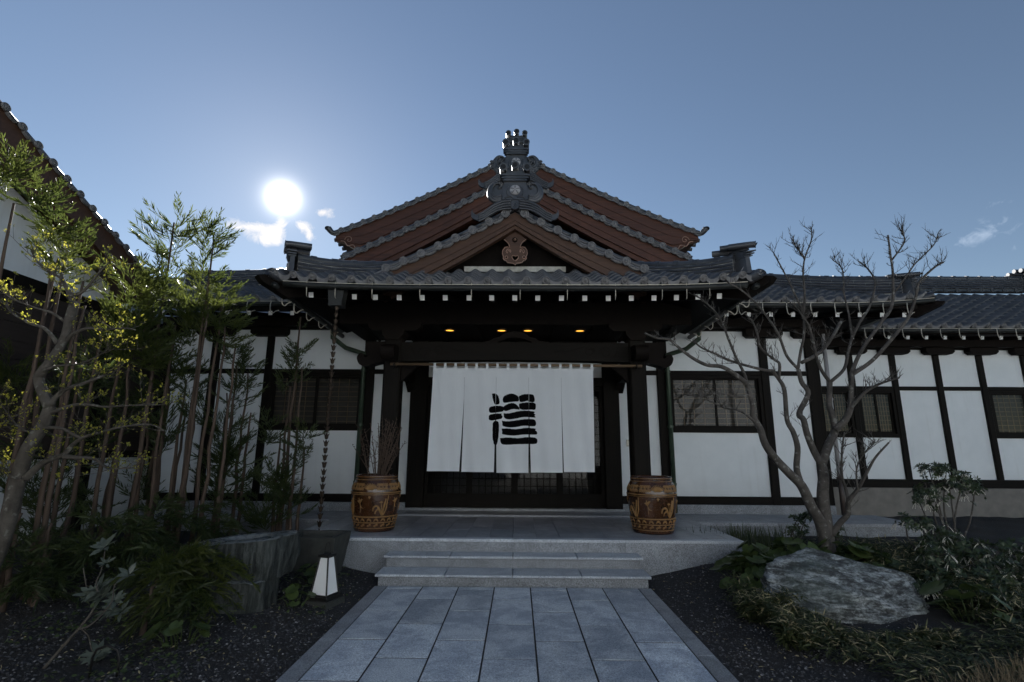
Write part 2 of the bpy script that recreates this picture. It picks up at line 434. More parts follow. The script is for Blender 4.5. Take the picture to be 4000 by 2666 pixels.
def slate(t):
    mp = t.n('ShaderNodeMapping'); t.l(t.pos, mp.inputs['Vector']); mp.inputs['Scale'].default_value = (13, 13, 1.1)
    n = t.noise(mp.outputs[0], 1.5, 9, .74, .5); n2 = t.noise(t.pos, 30, 5, .7)
    c = t.ramp(n, [(.38, (.008, .010, .009)), (.48, (.028, .034, .031)), (.56, (.065, .073, .067)), (.66, (.10, .105, .10)), (.74, (.34, .35, .33))])
    setc(t, 'Base Color', c); setc(t, 'Roughness', .6); bump(t, t.math('ADD', n, t.math('MULTIPLY', n2, .4)), .9, .03)
material('slate', slate)
def soil(t):
    n = t.noise(t.pos, 70, 5, .75); n2 = t.noise(t.pos, 1.5, 4); n3 = t.noise(t.pos, 240, 2, .6)
    c = t.ramp(n, [(.3, (.012, .012, .013)), (.55, (.035, .035, .038)), (.72, (.075, .075, .08))])
    c = t.mix(t.ramp(n2, [(.4, (0, 0, 0)), (.7, (.6, .6, .6))]), c, (.035, .026, .018))
    setc(t, 'Base Color', c); setc(t, 'Roughness', .95); bump(t, t.math('ADD', n, t.math('MULTIPLY', n3, .5)), 1.0, .03)
material('soil', soil)
def gravelm(t):
    setc(t, 'Base Color', t.ramp(t.geo.outputs['Random Per Island'], [(0, (.02, .02, .022)), (.6, (.055, .055, .06)), (.93, (.10, .10, .105)), (1, (.35, .34, .32))]))
    setc(t, 'Roughness', .8)
material('gravel', gravelm)
def courtm(t):
    n = t.noise(t.pos, 3, 6, .6); n2 = t.noise(t.pos, 130, 3, .7)
    c = t.ramp(n2, [(.35, (.32, .31, .29)), (.65, (.52, .51, .48))]); c = t.mix(t.math('MULTIPLY', n, .4), c, (.36, .345, .31))
    setc(t, 'Base Color', c); setc(t, 'Roughness', .9)
material('court', courtm)
def potm(t):
    n = t.noise(t.pos, 9, 5, .6); n2 = t.noise(t.pos, 60, 4)
    c = t.ramp(n, [(.3, (.028, .011, .005)), (.7, (.078, .030, .010))])
    setc(t, 'Base Color', c); setc(t, 'Roughness', t.ramp(n2, [(.3, (.16,)*3), (.8, (.35,)*3)])); setc(t, 'Coat Weight', .4); setc(t, 'Coat Roughness', .15)
    bump(t, n2, .08, .005)
material('pot_glaze', potm)
material('pot_ochre', plain((.27, .145, .046), .42, .35, 25))
def lampm(t):
    e = t.n('ShaderNodeEmission'); e.inputs[0].default_value = (1.0, .44, .05, 1); e.inputs[1].default_value = 1.0
    t.l(e.outputs[0], t.out.inputs[0])
material('lamp_amber', lampm)
def waterm(t):
    setc(t, 'Base Color', (.01, .012, .012)); setc(t, 'Roughness', .03); setc(t, 'Specular IOR Level', .5)
material('water', waterm)
def paperm(t):
    setc(t, 'Base Color', (.84, .84, .83)); setc(t, 'Roughness', .8)
material('lantern_paper', paperm)
material('copper_edge', plain((.34, .20, .14), .45, .25, 20))
material('crest', plain((.36, .35, .36), .55, .2, 20))
_C = Vector((0, 0, 1.5))
def at(px, py, Y):
    """point on the plane y=Y seen at photo position (px, py) of the 4000 px wide photograph"""
    d = _F*2000+_Rt*(px-2000)-_U*(py-1333); return _C+d*(Y/d.y)
# ================================================================== ground, path, steps, platform
def sstep(a, b, x):
    t = np.clip((x-a)/(b-a), 0, 1); return t*t*(3-2*t)
def ground_z(x, y):
    x = np.asarray(x, float); y = np.asarray(y, float)
    side = sstep(1.45, 2.6, np.abs(x+.06))
    z = -.03 + .13*sstep(4.2, 7.2, y)*side + .05*side*sstep(1.5, 3, y)
    z = z + .012*np.sin(x*5.1+y*3.3)*side + .010*np.sin(x*9.7-y*7.9)*side
    return z + .06*sstep(2.6, 4.2, x)*sstep(3, 4.5, y) + .05*sstep(-2.8, -4.5, x)*sstep(3, 5, y)
gx = np.r_[-400, -150, -60, -25, np.arange(-14, 14.01, .22), 25, 60, 150, 400]
gy = np.r_[-400, -150, -60, -20, -8, np.arange(-2, 14.01, .22), 25, 60, 150, 400]
GX, GY = np.meshgrid(gx, gy); nx, ny = len(gx), len(gy)
ii = (np.arange(ny-1)[:, None]*nx+np.arange(nx-1)[None, :]).ravel()
tag(put('ground', fast_mesh('ground', np.c_[GX.ravel(), GY.ravel(), ground_z(GX, GY).ravel()], quads=np.c_[ii, ii+1, ii+nx+1, ii+nx], mats=[MAT['soil']], smooth=True)), kind='structure')

court = MB()  # pale gravel sheet added behind the camera, bounces sunlight up to the facade
court.add([(-60, -60, 0), (60, -60, 0), (60, .9, 0), (-60, .9, 0)], [(0, 1, 2, 3)])
tag(court.build('court', MAT['court'], M=T(0, 0, .012)), kind='structure')

path = MB().box(-1.585, 1.475, .9, 6.085, -.12, -.0035).build('path', MAT['soil'], fix=False); tag(path, kind='structure')
xj = [-1.440, -1.0445, -.649, -.2535, .142, .5375, .933, 1.3285]
for c in range(7):
    y = 5.975 if c % 2 == 0 else 5.612
    ys = [6.083, y]
    while ys[-1] > .95: ys.append(ys[-1]-.7475)
    for k in range(len(ys)-1):
        d = rnd.uniform(-.0015, .0015)
        MB().bevbox(xj[c]+.007, xj[c+1]-.007, max(ys[k+1], .92)+.008, ys[k]-.008, -.06, d, .0012).build('paving_slab', MAT['granite_path'], path, fix=False)
for x0, x1, off in ((-1.582, -1.440, 4.6), (1.3285, 1.472, 4.217)):
    ys = [6.083, off, off-1.6, off-3.2]
    for k in range(3):
        MB().bevbox(x0+.003, x1-.003, max(ys[k+1], .92)+.003, ys[k]-.003, -.06, .001, .0035).build('border_strip', MAT['granite_face'], path, fix=False)

steps = thing('entrance_steps', (-.055, 6.4, 0), 'two low granite steps up to the entrance porch platform', 'steps')
def step(y0, y1, z0, z1, xl, xr, joints):
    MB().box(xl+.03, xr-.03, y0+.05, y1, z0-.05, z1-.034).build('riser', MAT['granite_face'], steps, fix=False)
    xs = [xl]+joints+[xr]
    for a, b in zip(xs, xs[1:]):
        m = MB(); a2, b2, f = a+.004, b-.004, .012
        m.add([(a2, y0+f, z1-.03), (b2, y0+f, z1-.03), (b2, y1, z1-.03), (a2, y1, z1-.03), (a2, y0, z1-.022), (b2, y0, z1-.022),
               (a2, y0, z1-.006), (b2, y0, z1-.006), (a2+.003, y0+.008, z1), (b2-.003, y0+.008, z1), (b2-.003, y1, z1), (a2+.003, y1, z1)],
              [(0, 3, 2, 1), (0, 1, 5, 4), (4, 5, 7, 6), (6, 7, 9, 8), (8, 9, 10, 11), (0, 4, 6, 8, 11, 3), (1, 2, 10, 9, 7, 5), (2, 3, 11, 10)])
        m.build('tread_slab', MAT['granite_step'], steps)
step(6.091, 6.46, 0, .118, -1.59, 1.485, [-.815, -.055, .715])
step(6.422, 6.70, .118, .250, -1.585, 1.478, [-.80, -.055, .705])

plat = thing('porch_platform', (-.06, 8, 0), 'raised grey granite porch platform carrying the two glazed jars', 'platform')
PX0, PX1, PY0, ZF = -2.905, 2.785, 6.702, .40
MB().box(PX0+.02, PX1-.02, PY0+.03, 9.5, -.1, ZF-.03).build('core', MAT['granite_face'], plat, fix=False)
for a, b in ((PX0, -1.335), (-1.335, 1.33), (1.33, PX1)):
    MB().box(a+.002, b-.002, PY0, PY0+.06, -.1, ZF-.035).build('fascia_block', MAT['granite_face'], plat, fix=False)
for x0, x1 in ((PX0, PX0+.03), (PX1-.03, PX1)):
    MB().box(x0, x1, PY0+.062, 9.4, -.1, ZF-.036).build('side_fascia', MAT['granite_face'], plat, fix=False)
for a, b in ((PX0, -1.34), (-1.34, -.06), (-.06, 1.33), (1.33, PX1)):
    MB().bevbox(a+.001, b-.001, PY0-.003, PY0+.12, ZF-.034, ZF, .006).build('edge_strip', MAT['granite_step'], plat, fix=False)
for x0, x1 in ((PX0-.003, PX0+.15), (PX1-.15, PX1+.003)):
    for y in np.arange(PY0+.122, 9.4, .9):
        MB().bevbox(x0, x1, y, min(y+.896, 9.4), ZF-.034, ZF, .004).build('edge_strip', MAT['granite_floor'], plat, fix=False)
k = 0
xs = np.linspace(PX0+.152, PX1-.152, 19)
for a, b in zip(xs, xs[1:]):
    y = PY0+.122-(.31 if k % 2 else 0)
    while y < 9.38:
        y0, y1 = max(y, PY0+.123), min(y+.62, 9.4)
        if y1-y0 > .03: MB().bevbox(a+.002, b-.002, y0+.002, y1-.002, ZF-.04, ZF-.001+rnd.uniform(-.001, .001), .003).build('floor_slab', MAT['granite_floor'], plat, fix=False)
        y += .62
    k += 1
MB().bevbox(-2.12, 2.0, 8.82, 9.56, ZF, ZF+.028, .008).build('threshold_slab', MAT['granite_floor'], plat, fix=False)
for s in (-1, 1):        # narrow raised walk running along each wing
    x0, x1 = (PX1+.006, 6.2) if s > 0 else (-6.4, PX0-.006)
    v = thing('side_walkway', ((x0+x1)/2, 8.8, 0), 'low granite walkway along the right wing behind the bare tree' if s > 0 else 'low granite walkway along the left wing behind the cedars', 'walkway')
    MB().box(x0, x1, 8.34, 9.4, -.1, ZF-.05).build('core', MAT['granite_face'], v, fix=False)
    for y0, y1, w in ((8.32, 8.5, 1.2), (8.5, 8.96, .6), (8.96, 9.41, .6)):
        x = x0
        while x < x1-.05:
            e = min(x+w, x1); MB().bevbox(x+.002, e-.002, y0+.002, y1-.002, ZF-.048, ZF-.001, .004).build('floor_slab', MAT['granite_floor'], v, fix=False); x = e

# ================================================================== entrance building
XC = -.06
YW = 9.45
bld = thing('entrance_building', (XC, 11, 0), 'dark timber and white plaster entrance building with three stacked tiled gables', 'building')
def bpart(name, mb, mat, parent=None, **kw): return mb.build(name, mat, parent or bld, **kw)
def vpost(x0, x1, y0, y1, z0, z1, mat='wood_post', name='post', parent=None, c=.012):
    m = MB(); m.prism([(x0+c, y0), (x1-c, y0), (x1, y0+c), (x1, y1), (x0, y1), (x0, y0+c)], (0, 0, z0), (1, 0, 0), (0, 1, 0), (0, 0, 1), z1-z0)
    return m.build(name, MAT[mat], parent or bld)
def hbeam(x0, x1, y0, y1, z0, z1, mat='wood_beam', name='rail', parent=None, c=.008):
    m = MB(); m.prism([(y0+c, z0), (y1, z0), (y1, z1), (y0+c, z1), (y0, z1-c), (y0, z0+c)], (x0, 0, 0), (0, 1, 0), (0, 0, 1), (1, 0, 0), x1-x0)
    return m.build(name, MAT[mat], parent or bld)
def panel(x0, x1, z0, z1, y=None, parent=None):
    y = YW if y is None else y
    m = MB().box(x0, x1, y, y+.06, z0, z1); return m.build('plaster_panel', MAT['plaster'], parent or bld, fix=False)
# body behind the walls keeps light out
MB().box(-6.9, 5.4, YW+.55, 13, 0, 3.7).build('inner_core', MAT['interior'], bld, fix=False)

def window(x0, x1, z0, z1, y, n_v, n_h, parent, two=True, back='shoji_dim'):
    """sliding window: frame, two sashes with a glass pane each, thin lattice behind the glass"""
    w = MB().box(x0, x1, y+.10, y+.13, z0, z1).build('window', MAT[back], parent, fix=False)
    f = .055
    MB().box(x0, x1, y-.035, y+.1, z1-f, z1).build('head', MAT['wood_beam'], w, fix=False)
    MB().box(x0, x1, y-.035, y+.1, z0, z0+f+.02).build('sill', MAT['wood_beam'], w, fix=False)
    for a in (x0, x1-f): MB().box(a, a+f, y-.033, y+.1, z0+f+.02, z1-f).build('jamb', MAT['wood_post'], w, fix=False)
    a0, a1, b0, b1 = x0+f, x1-f, z0+f+.02, z1-f
    mid = (a0+a1)/2; sash = [(a0, mid+.02, 0.0), (mid-.02, a1, .03)] if two else [(a0, a1, 0)]
    for s0, s1, dy in sash:
        m = MB(); t = .038
        m.box(s0, s0+t, y+dy-.012, y+dy+.014, b0, b1).box(s1-t, s1, y+dy-.012, y+dy+.014, b0, b1)
        m.box(s0+t, s1-t, y+dy-.012, y+dy+.014, b1-t*.8, b1).box(s0+t, s1-t, y+dy-.012, y+dy+.014, b0, b0+t*1.3)
        m.build('sash', MAT['wood_post'], w, fix=False)
        MB().add([(s0+t, y+dy, b0+t), (s1-t, y+dy, b0+t), (s1-t, y+dy, b1-t*.8), (s0+t, y+dy, b1-t*.8)], [(0, 1, 2, 3)]).build('pane', MAT['glass'], w, fix=False)
        for i in range(1, n_v):
            xx = s0+t+(s1-s0-2*t)*i/n_v; MB().box(xx-.0045, xx+.0045, y+dy+.028, y+dy+.04, b0, b1).build('lattice_bar', MAT['lattice'], w, fix=False)
        for i in range(1, n_h):
            zz = b0+(b1-b0)*i/n_h; MB().box(s0+t, s1-t, y+dy+.024, y+dy+.036, zz-.004, zz+.004).build('lattice_bar', MAT['lattice'], w, fix=False)
    return w
material('lattice', wood((.16, .11, .065), (.30, .22, .14), .6, 0))

# ---- wing walls, right then left
def wing(s):
    X = (lambda x: x) if s > 0 else (lambda x: 2*XC-x)
    def sp(a, b): a, b = X(a), X(b); return (min(a, b), max(a, b))
    cols = [(1.55, 1.84), (2.56, 2.76), (4.47, 4.62), (5.32, 5.55)] if s > 0 else [(1.55, 1.86), (2.56, 2.76), (4.49, 4.62), (5.50, 5.66), (6.4, 6.55)]
    for j, (a, b) in enumerate(cols):
        x0, x1 = sp(a, b); vpost(x0, x1, YW-.05, YW+.09, .555 if j else .40, 3.9)
    end = cols[-1][1]
    x0, x1 = sp(1.84, end); hbeam(x0, x1, YW-.043, YW+.08, .555, .687, name='sill_beam')
    for a, b in zip([1.84, 3.2, 4.4][0:3], [3.2, 4.4, end]):
        p0, p1 = sp(a, b); MB().bevbox(p0+.001, p1-.001, YW-.06, YW+.2, ZF-.05, .553, .006).build('base_stone', MAT['granite_face'], bld, fix=False)
    x0, x1 = sp(1.84, end); hbeam(x0, x1, YW-.037, YW+.08, 2.842, 2.925)
    hbeam(x0-.1, x1+.1, YW-.058, YW+.1, 3.68, 3.9, name='wall_plate')
    for (a, b), (c, d) in zip(cols, cols[1:]):
        x0, x1 = sp(b, c); panel(x0+.001, x1-.001, 2.927, 3.678)
        if (b, c) == (2.76, 4.47) or (b, c) == (2.76, 4.49):
            panel(x0+.001, x1-.001, .69, 1.797)
            wi = window(x0, x1, 1.80, 2.84, YW, 4, 10, bld)
        else: panel(x0+.001, x1-.001, .69, 2.84)
    # boat-shaped bearing blocks at the post heads
    for a, b in cols[2:]:
        c = (a+b)/2; x0, x1 = sp(c-.34, c+.34)
        m = MB(); m.prism([(x0, .16), (x1, .16), (x1, .05), (x1-.06, 0), (x0+.06, 0), (x0, .05)], (0, YW-.17, 3.54), (1, 0, 0), (0, 0, 1), (0, 1, 0), .16)
        m.build('bearing_block', MAT['wood_deep'], bld)
wing(1); wing(-1)
hbeam(-6.6, 5.6, YW-.30, YW-.14, 3.70, 3.86, 'wood_deep', 'eave_beam')

# ---- doors behind the curtain
DX0, DX1, DZ0, DZ1 = -1.67, 1.55, .47, 2.62
MB().bevbox(-2.0, 1.86, YW-.10, YW+.12, ZF+.001, .47, .008).build('sill_stone', MAT['granite_face'], bld, fix=False)
hbeam(-1.98, 1.84, YW-.07, YW+.1, DZ1, DZ1+.16, name='lintel'); hbeam(-1.98, 1.84, YW-.05, YW+.1, 3.24, 3.6, name='lintel')
panel(-1.67, 1.55, DZ1+.162, 3.238, YW+.01)
for a, b in ((-1.98, -1.67), (1.55, 1.84)): vpost(a, b, YW-.09, YW+.1, .47, 3.5, name='door_post')
n = 4; lw = (DX1-DX0)/n
for k in range(n):
    a, b = DX0+k*lw, DX0+(k+1)*lw; dy = .0 if k in (1, 2) else .035; y = YW+dy
    d = MB().box(a, a+.06, y-.016, y+.016, DZ0, DZ1).build('door', MAT['wood_post'], bld, fix=False)
    MB().box(b-.06, b, y-.0165, y+.0165, DZ0, DZ1).build('stile', MAT['wood_post'], d, fix=False)
    MB().box(a+.06, b-.06, y-.015, y+.015, DZ0, DZ0+.24).build('bottom_rail', MAT['wood_beam'], d, fix=False)
    MB().box(a+.06, b-.06, y-.015, y+.015, DZ1-.08, DZ1).build('top_rail', MAT['wood_beam'], d, fix=False)
    MB().add([(a+.06, y+.008, DZ0+.24), (b-.06, y+.008, DZ0+.24), (b-.06, y+.008, DZ1-.08), (a+.06, y+.008, DZ1-.08)], [(0, 1, 2, 3)]).build('pane', MAT['glass'], d, fix=False)
    for i in range(1, 6):
        xx = a+.06+(lw-.12)*i/6; MB().box(xx-.009, xx+.009, y-.014, y+.004, DZ0+.24, DZ1-.08).build('lattice_bar', MAT['wood_post'], d, fix=False)
    for i in range(1, 14):
        zz = DZ0+.24+(DZ1-.32-DZ0)*i/14; MB().box(a+.06, b-.06, y-.011, y+.003, zz-.008, zz+.008).build('lattice_bar', MAT['wood_beam'], d, fix=False)
MB().bevbox(1.955, 2.03, YW-.018, YW, 1.545, 1.665, .004).build('switch_plate', MAT['switch_steel'], bld, fix=False)

# ---- porch posts, tie beams, front beam with carved scrolls and nosings
PYC = 8.0
for xc in (-1.975, 1.855):
    MB().lathe([(.19, 0), (.19, .05), (.165, .075)], 4, (0, 0, 0)).build('post_base', MAT['granite_face'], bld, M=T(xc, PYC, ZF) @ Matrix.Rotation(R(45), 4, 'Z'))
    vpost(xc-.132, xc+.132, PYC-.132, PYC+.132, ZF+.07, 3.2, c=.028)
    s = -1 if xc < 0 else 1
    m = MB()      # elephant-trunk nosing beyond the post
    m.prism(spline([(.13, .02), (.30, -.02), (.42, -.06), (.52, -.02), (.56, .08), (.52, .15), (.46, .14), (.44, .09), (.40, .10), (.40, .2), (.44, .3), (.34, .33), (.13, .34)], 5),
            (xc, PYC-.11, 2.80), (s, 0, 0), (0, 0, 1), (0, 1, 0), .22); m.build('nosing', MAT['wood_deep'], bld)
    m = MB().prism(spline([(.0, 0), (.16, -.03), (.26, -.02), (.33, .05), (.34, .14), (.26, .2), (0, .22)], 5), (xc-.10, PYC-.13, 2.84), (0, -1, 0), (0, 0, 1), (1, 0, 0), .2); m.build('nosing', MAT['wood_deep'], bld)
    m = MB(); m.prism([(-.10, 0), (.10, 0), (.17, .09), (.17, .16), (-.17, .16), (-.17, .09)], (xc, PYC-.17, 3.16), (1, 0, 0), (0, 0, 1), (0, 1, 0), .34); m.build('bearing_block', MAT['wood_deep'], bld)
    m = MB(); m.prism([(-.42, .14), (.42, .14), (.42, .06), (.34, 0), (-.34, 0), (-.42, .06)], (xc, PYC-.09, 3.322), (1, 0, 0), (0, 0, 1), (0, 1, 0), .18); m.build('bracket_arm', MAT['wood_deep'], bld)
    m = MB(); m.prism([(-.16, .3), (1.46, .3), (1.46, -.16), (1.30, -.16), (1.05, .0), (-.16, .02)], (xc-.07, PYC+.13, 2.66), (0, 1, 0), (0, 0, 1), (1, 0, 0), .14); m.build('tie_beam', MAT['wood_deep'], bld)
    # haunch from the tie beam to the door post
    m = MB(); m.prism([(0, 0), (.0, -.3), (.28, -.02), (.34, 0)], (xc-s*.13, PYC-.04, 2.80), (-s, 0, 0), (0, 0, 1), (0, 1, 0), .1); m.build('haunch', MAT['wood_deep'], bld)
m = MB(); top = [(x, .31) for x in (2.0, -2.12)]
bot = [(x, .03*(1-((x+.06)/1.8)**2) if abs(x+.06) < 1.8 else 0) for x in np.linspace(-2.12, 2.0, 21)]
m.prism(bot+top, (0, PYC-.10, 2.822), (1, 0, 0), (0, 0, 1), (0, 1, 0), .2); fb = m.build('front_beam', MAT['wood_beam'], bld)
for s in (-1, 1):
    def sw(pts): return [(XC+s*u, PYC-.103, 2.822+v) for u, v in spline(pts, 6)]
    spir = lambda cx, cz, r, a0, turns, d: [(cx+r*(1-.62*k/18)*math.cos(a0+d*turns*2*math.pi*k/18), cz+r*(1-.62*k/18)*math.sin(a0+d*turns*2*math.pi*k/18)) for k in range(19)]
    for pts in (spir(1.18, .17, .085, 0, 1.4, 1), spir(1.42, .15, .10, math.pi, 1.35, -1), [(.62, .16), (.8, .17), (.95, .2), (1.1, .25)], [(1.5, .06), (1.58, .12), (1.62, .22), (1.72, .25), (1.78, .25)]):
        MB().tube(sw(pts), .0042, 5).build('carved_scroll', MAT['wood_post'], fb, smooth=True)
# frog-leg strut on the beam
kc = [(-.50, 0), (-.46, .03), (-.38, .045), (-.33, .085), (-.24, .10), (-.17, .155), (-.08, .185), (0, .19)]
kc = kc+[(-u, v) for u, v in kc[-2::-1]]+[(.3, 0), (.22, .04), (.12, .08), (0, .09), (-.12, .08), (-.22, .04), (-.3, 0)]
MB().prism(kc, (XC, PYC-.05, 3.132), (1, 0, 0), (0, 0, 1), (0, 1, 0), .1).build('frog_leg_strut', MAT['wood_deep'], bld)
# porch ceiling and frieze
MB().box(-2.9, 2.78, 8.10, YW-.06, 3.47, 3.50).build('ceiling', MAT['wood_deep'], bld, fix=False)
for k in range(9): x = -2.6+k*.64; MB().box(x-.02, x+.02, 8.12, YW-.07, 3.445, 3.469).build('ceiling_batten', MAT['wood_deep'], bld, fix=False)
hbeam(-2.9, 2.78, 8.02, 8.10, 3.452, 4.15, 'wood_deep', 'frieze_board')
for i, x in enumerate((-1.16, -.285, .16, 1.035)):
    L = thing('ceiling_downlight', (x, 8.42, 3.44), 'lit amber recessed downlight in the porch ceiling, '+('leftmost', 'second from left', 'third from left', 'rightmost')[i]+' of four', 'downlight', 'downlights in the porch ceiling')
    MB().lathe([(.075, 3.435), (.092, 3.438), (.092, 3.468), (.075, 3.468)], 20, (x, 8.42, 0), cap=False).build('trim_ring', MAT['bronze'], L, smooth=True)
    MB().lathe([(.074, 3.446), (.03, 3.440)], 20, (x, 8.42, 0)).build('lens', MAT['lamp_amber'], L)
    ld = bpy.data.lights.new('downlight_lamp', 'SPOT'); lo = bpy.data.objects.new('downlight_lamp', ld); COL.objects.link(lo)
    ld.energy = .6; ld.color = (1, .55, .16); ld.spot_size = R(110); ld.spot_blend = .8; ld.shadow_soft_size = .06
    lo.location = (x, 8.42, 3.42); lo['kind'] = 'helper'
# ================================================================== roofs
TM = MAT['kawara']
def wave(s, w): return .032*math.cos(2*math.pi*s) + .004*math.cos(4*math.pi*s)
def tile_mesh(w, L, n=12):
    """pantile: x across (barrel at both edges), y up the slope, front lip at y=0"""
    m = MB(); t = .03
    for i in range(n+1):
        s = i/n; x = (s-.0)*w; z = wave(s, w)
        m.v += [(x, 0, z+.030-t), (x, 0, z+.030), (x, L, z)]
    for i in range(n):
        a = i*3; b = a+3
        m.f += [(a, b, b+1, a+1), (a+1, b+1, b+2, a+2)]; m.m += [0, 0]
    return m.mesh('roof_tile', TM, smooth=False, fix=False, angle=50)
def disc_into(m, c, r, d=.03, n=14, ax=(1, 0, 0), ay=(0, 0, 1), an=(0, -1, 0), mi=0):
    """round end tile with raised rim and three commas, facing an"""
    c, ax, ay, an = map(Vector, (c, ax, ay, an))
    rings = [(r, 0), (r, d), (r*.84, d), (r*.80, d-.008), (r*.56, d-.008), (r*.5, d-.002)]
    base = len(m.v)
    for rr, h in rings:
        for j in range(n):
            t = 2*math.pi*j/n; m.v.append(tuple(c+ax*(rr*math.cos(t))+ay*(rr*math.sin(t))+an*h))
    for i in range(len(rings)-1):
        for j in range(n):
            j2 = (j+1) % n; m.f.append((base+i*n+j, base+i*n+j2, base+(i+1)*n+j2, base+(i+1)*n+j)); m.m.append(mi)
    m.f.append(tuple(base+(len(rings)-1)*n+j for j in range(n))); m.m.append(mi)
    for k in range(3):
        pts = []
        for q in range(5):
            t = 2*math.pi*k/3+q*.42; rr = r*(.16+.07*q); pts.append(c+ax*(rr*math.cos(t))+ay*(rr*math.sin(t))+an*(d-.002))
        m.tube(pts, [r*.14, r*.13, r*.10, r*.07, r*.03], 4, mi, cap=False)
    for k in range(10):
        t = 2*math.pi*k/10; p = c+ax*(r*.68*math.cos(t))+ay*(r*.68*math.sin(t))+an*(d-.006)
        m.obox(frame(p, ax, ay, an), r*.1, r*.1, .008, mi)
def eave_mesh(w, L):
    m = MB(); n = 12; t = .02
    for i in range(n+1):
        s = i/n; x = s*w; z = wave(s, w)
        drop = .052*max(0, math.sin(math.pi*min(1, max(0, (s-.10)/.80))))**.6
        m.v += [(x, 0, z+.030-t), (x, 0, z+.030), (x, L, z), (x, -.004, z+.004-drop)]
    for i in range(n):
        a = i*4; b = a+4
        m.f += [(a, b, b+1, a+1), (a+1, b+1, b+2, a+2), (a+3, b+3, b+1, a+1)]; m.m += [0, 0, 1]
    disc_into(m, (0, .005, .028), .052, mi=1)
    return m.mesh('eave_tile', [TM, MAT['kawara_lit_face']], fix=False, angle=40)
def verge_mesh(sp):
    """one verge tile: disc facing -y at the origin, curved apron towards +x"""
    m = MB(); disc_into(m, (0, 0, 0), .066, .04, 16, mi=1)
    k = 7; f = []
    for i in range(k):
        u = .055+(sp-.11)*i/(k-1); sag = -.022*math.sin(math.pi*i/(k-1))
        f += [(u, -.012, .006+sag), (u, -.012, -.050+sag), (u, .06, .03), (u, .03, -.050+sag)]
    b = len(m.v); m.v += f
    for i in range(k-1):
        a = b+i*4; c = a+4
        m.f += [(a, a+1, c+1, c), (a, c, c+2, a+2), (a+1, a+3, c+3, c+1)]; m.m += [1]*3
    for i in range(4):       # stamped arabesque
        u = .09+(sp-.18)*i/3; m.obox(T(u, -.014, -.034), .028, .006, .014)
    return m.mesh('verge_tile', [TM, MAT['kawara_lit_face']], fix=False, angle=40)
TILES = {w: (tile_mesh(w, .27), eave_mesh(w, .27)) for w in (.2597, .30)}
EXPO = .235
def tile_field(parent, w, x_first, ncol, y_e, z_e, slope, rows, ok, lift=lambda x, f: 0, name='roof_tile', eave=True, flip=1):
    """columns along +x starting at x_first; rows go up the slope towards +y; ok(x,y) trims at hips"""
    ca, sa = math.cos(slope), math.sin(slope); tm, em = TILES[w]; cnt = 0
    for r in range(rows):
        d = r*EXPO; y = y_e+d*ca; z = z_e+d*sa
        for c in range(ncol):
            x = x_first+c*w
            if not ok(x+w/2, y): continue
            f = d/(rows*EXPO)
            z0, z1 = z+lift(x, f), z+lift(x+w, f)
            ax = Vector((w, 0, z1-z0)).normalized(); ay = Vector((0, ca, sa)); an = ax.cross(ay).normalized()
            j = rnd.uniform(-.004, .004)
            put('eave_tile' if (r == 0 and eave) else name, em if (r == 0 and eave) else tm, parent, frame((x, y+j, z0+j*.5), ax, ay, an)); cnt += 1
    return cnt
def unit_box(mat, name):
    return MB().bevbox(-.5, .5, -.5, .5, -.5, .5, .12).mesh(name, mat, fix=False)
NOSHI = MB().prism([(-.5, -.5), (.5, -.5), (.56, -.1), (.5, .5), (-.5, .5), (-.56, -.1)], (-.5, 0, 0), (0, 1, 0), (0, 0, 1), (1, 0, 0), 1).mesh('ridge_tile', TM)
BARREL = MB().tube([(-.5, 0, 0), (.5, 0, 0)], [.5, .5], 10).mesh('ridge_cap', TM, angle=40)
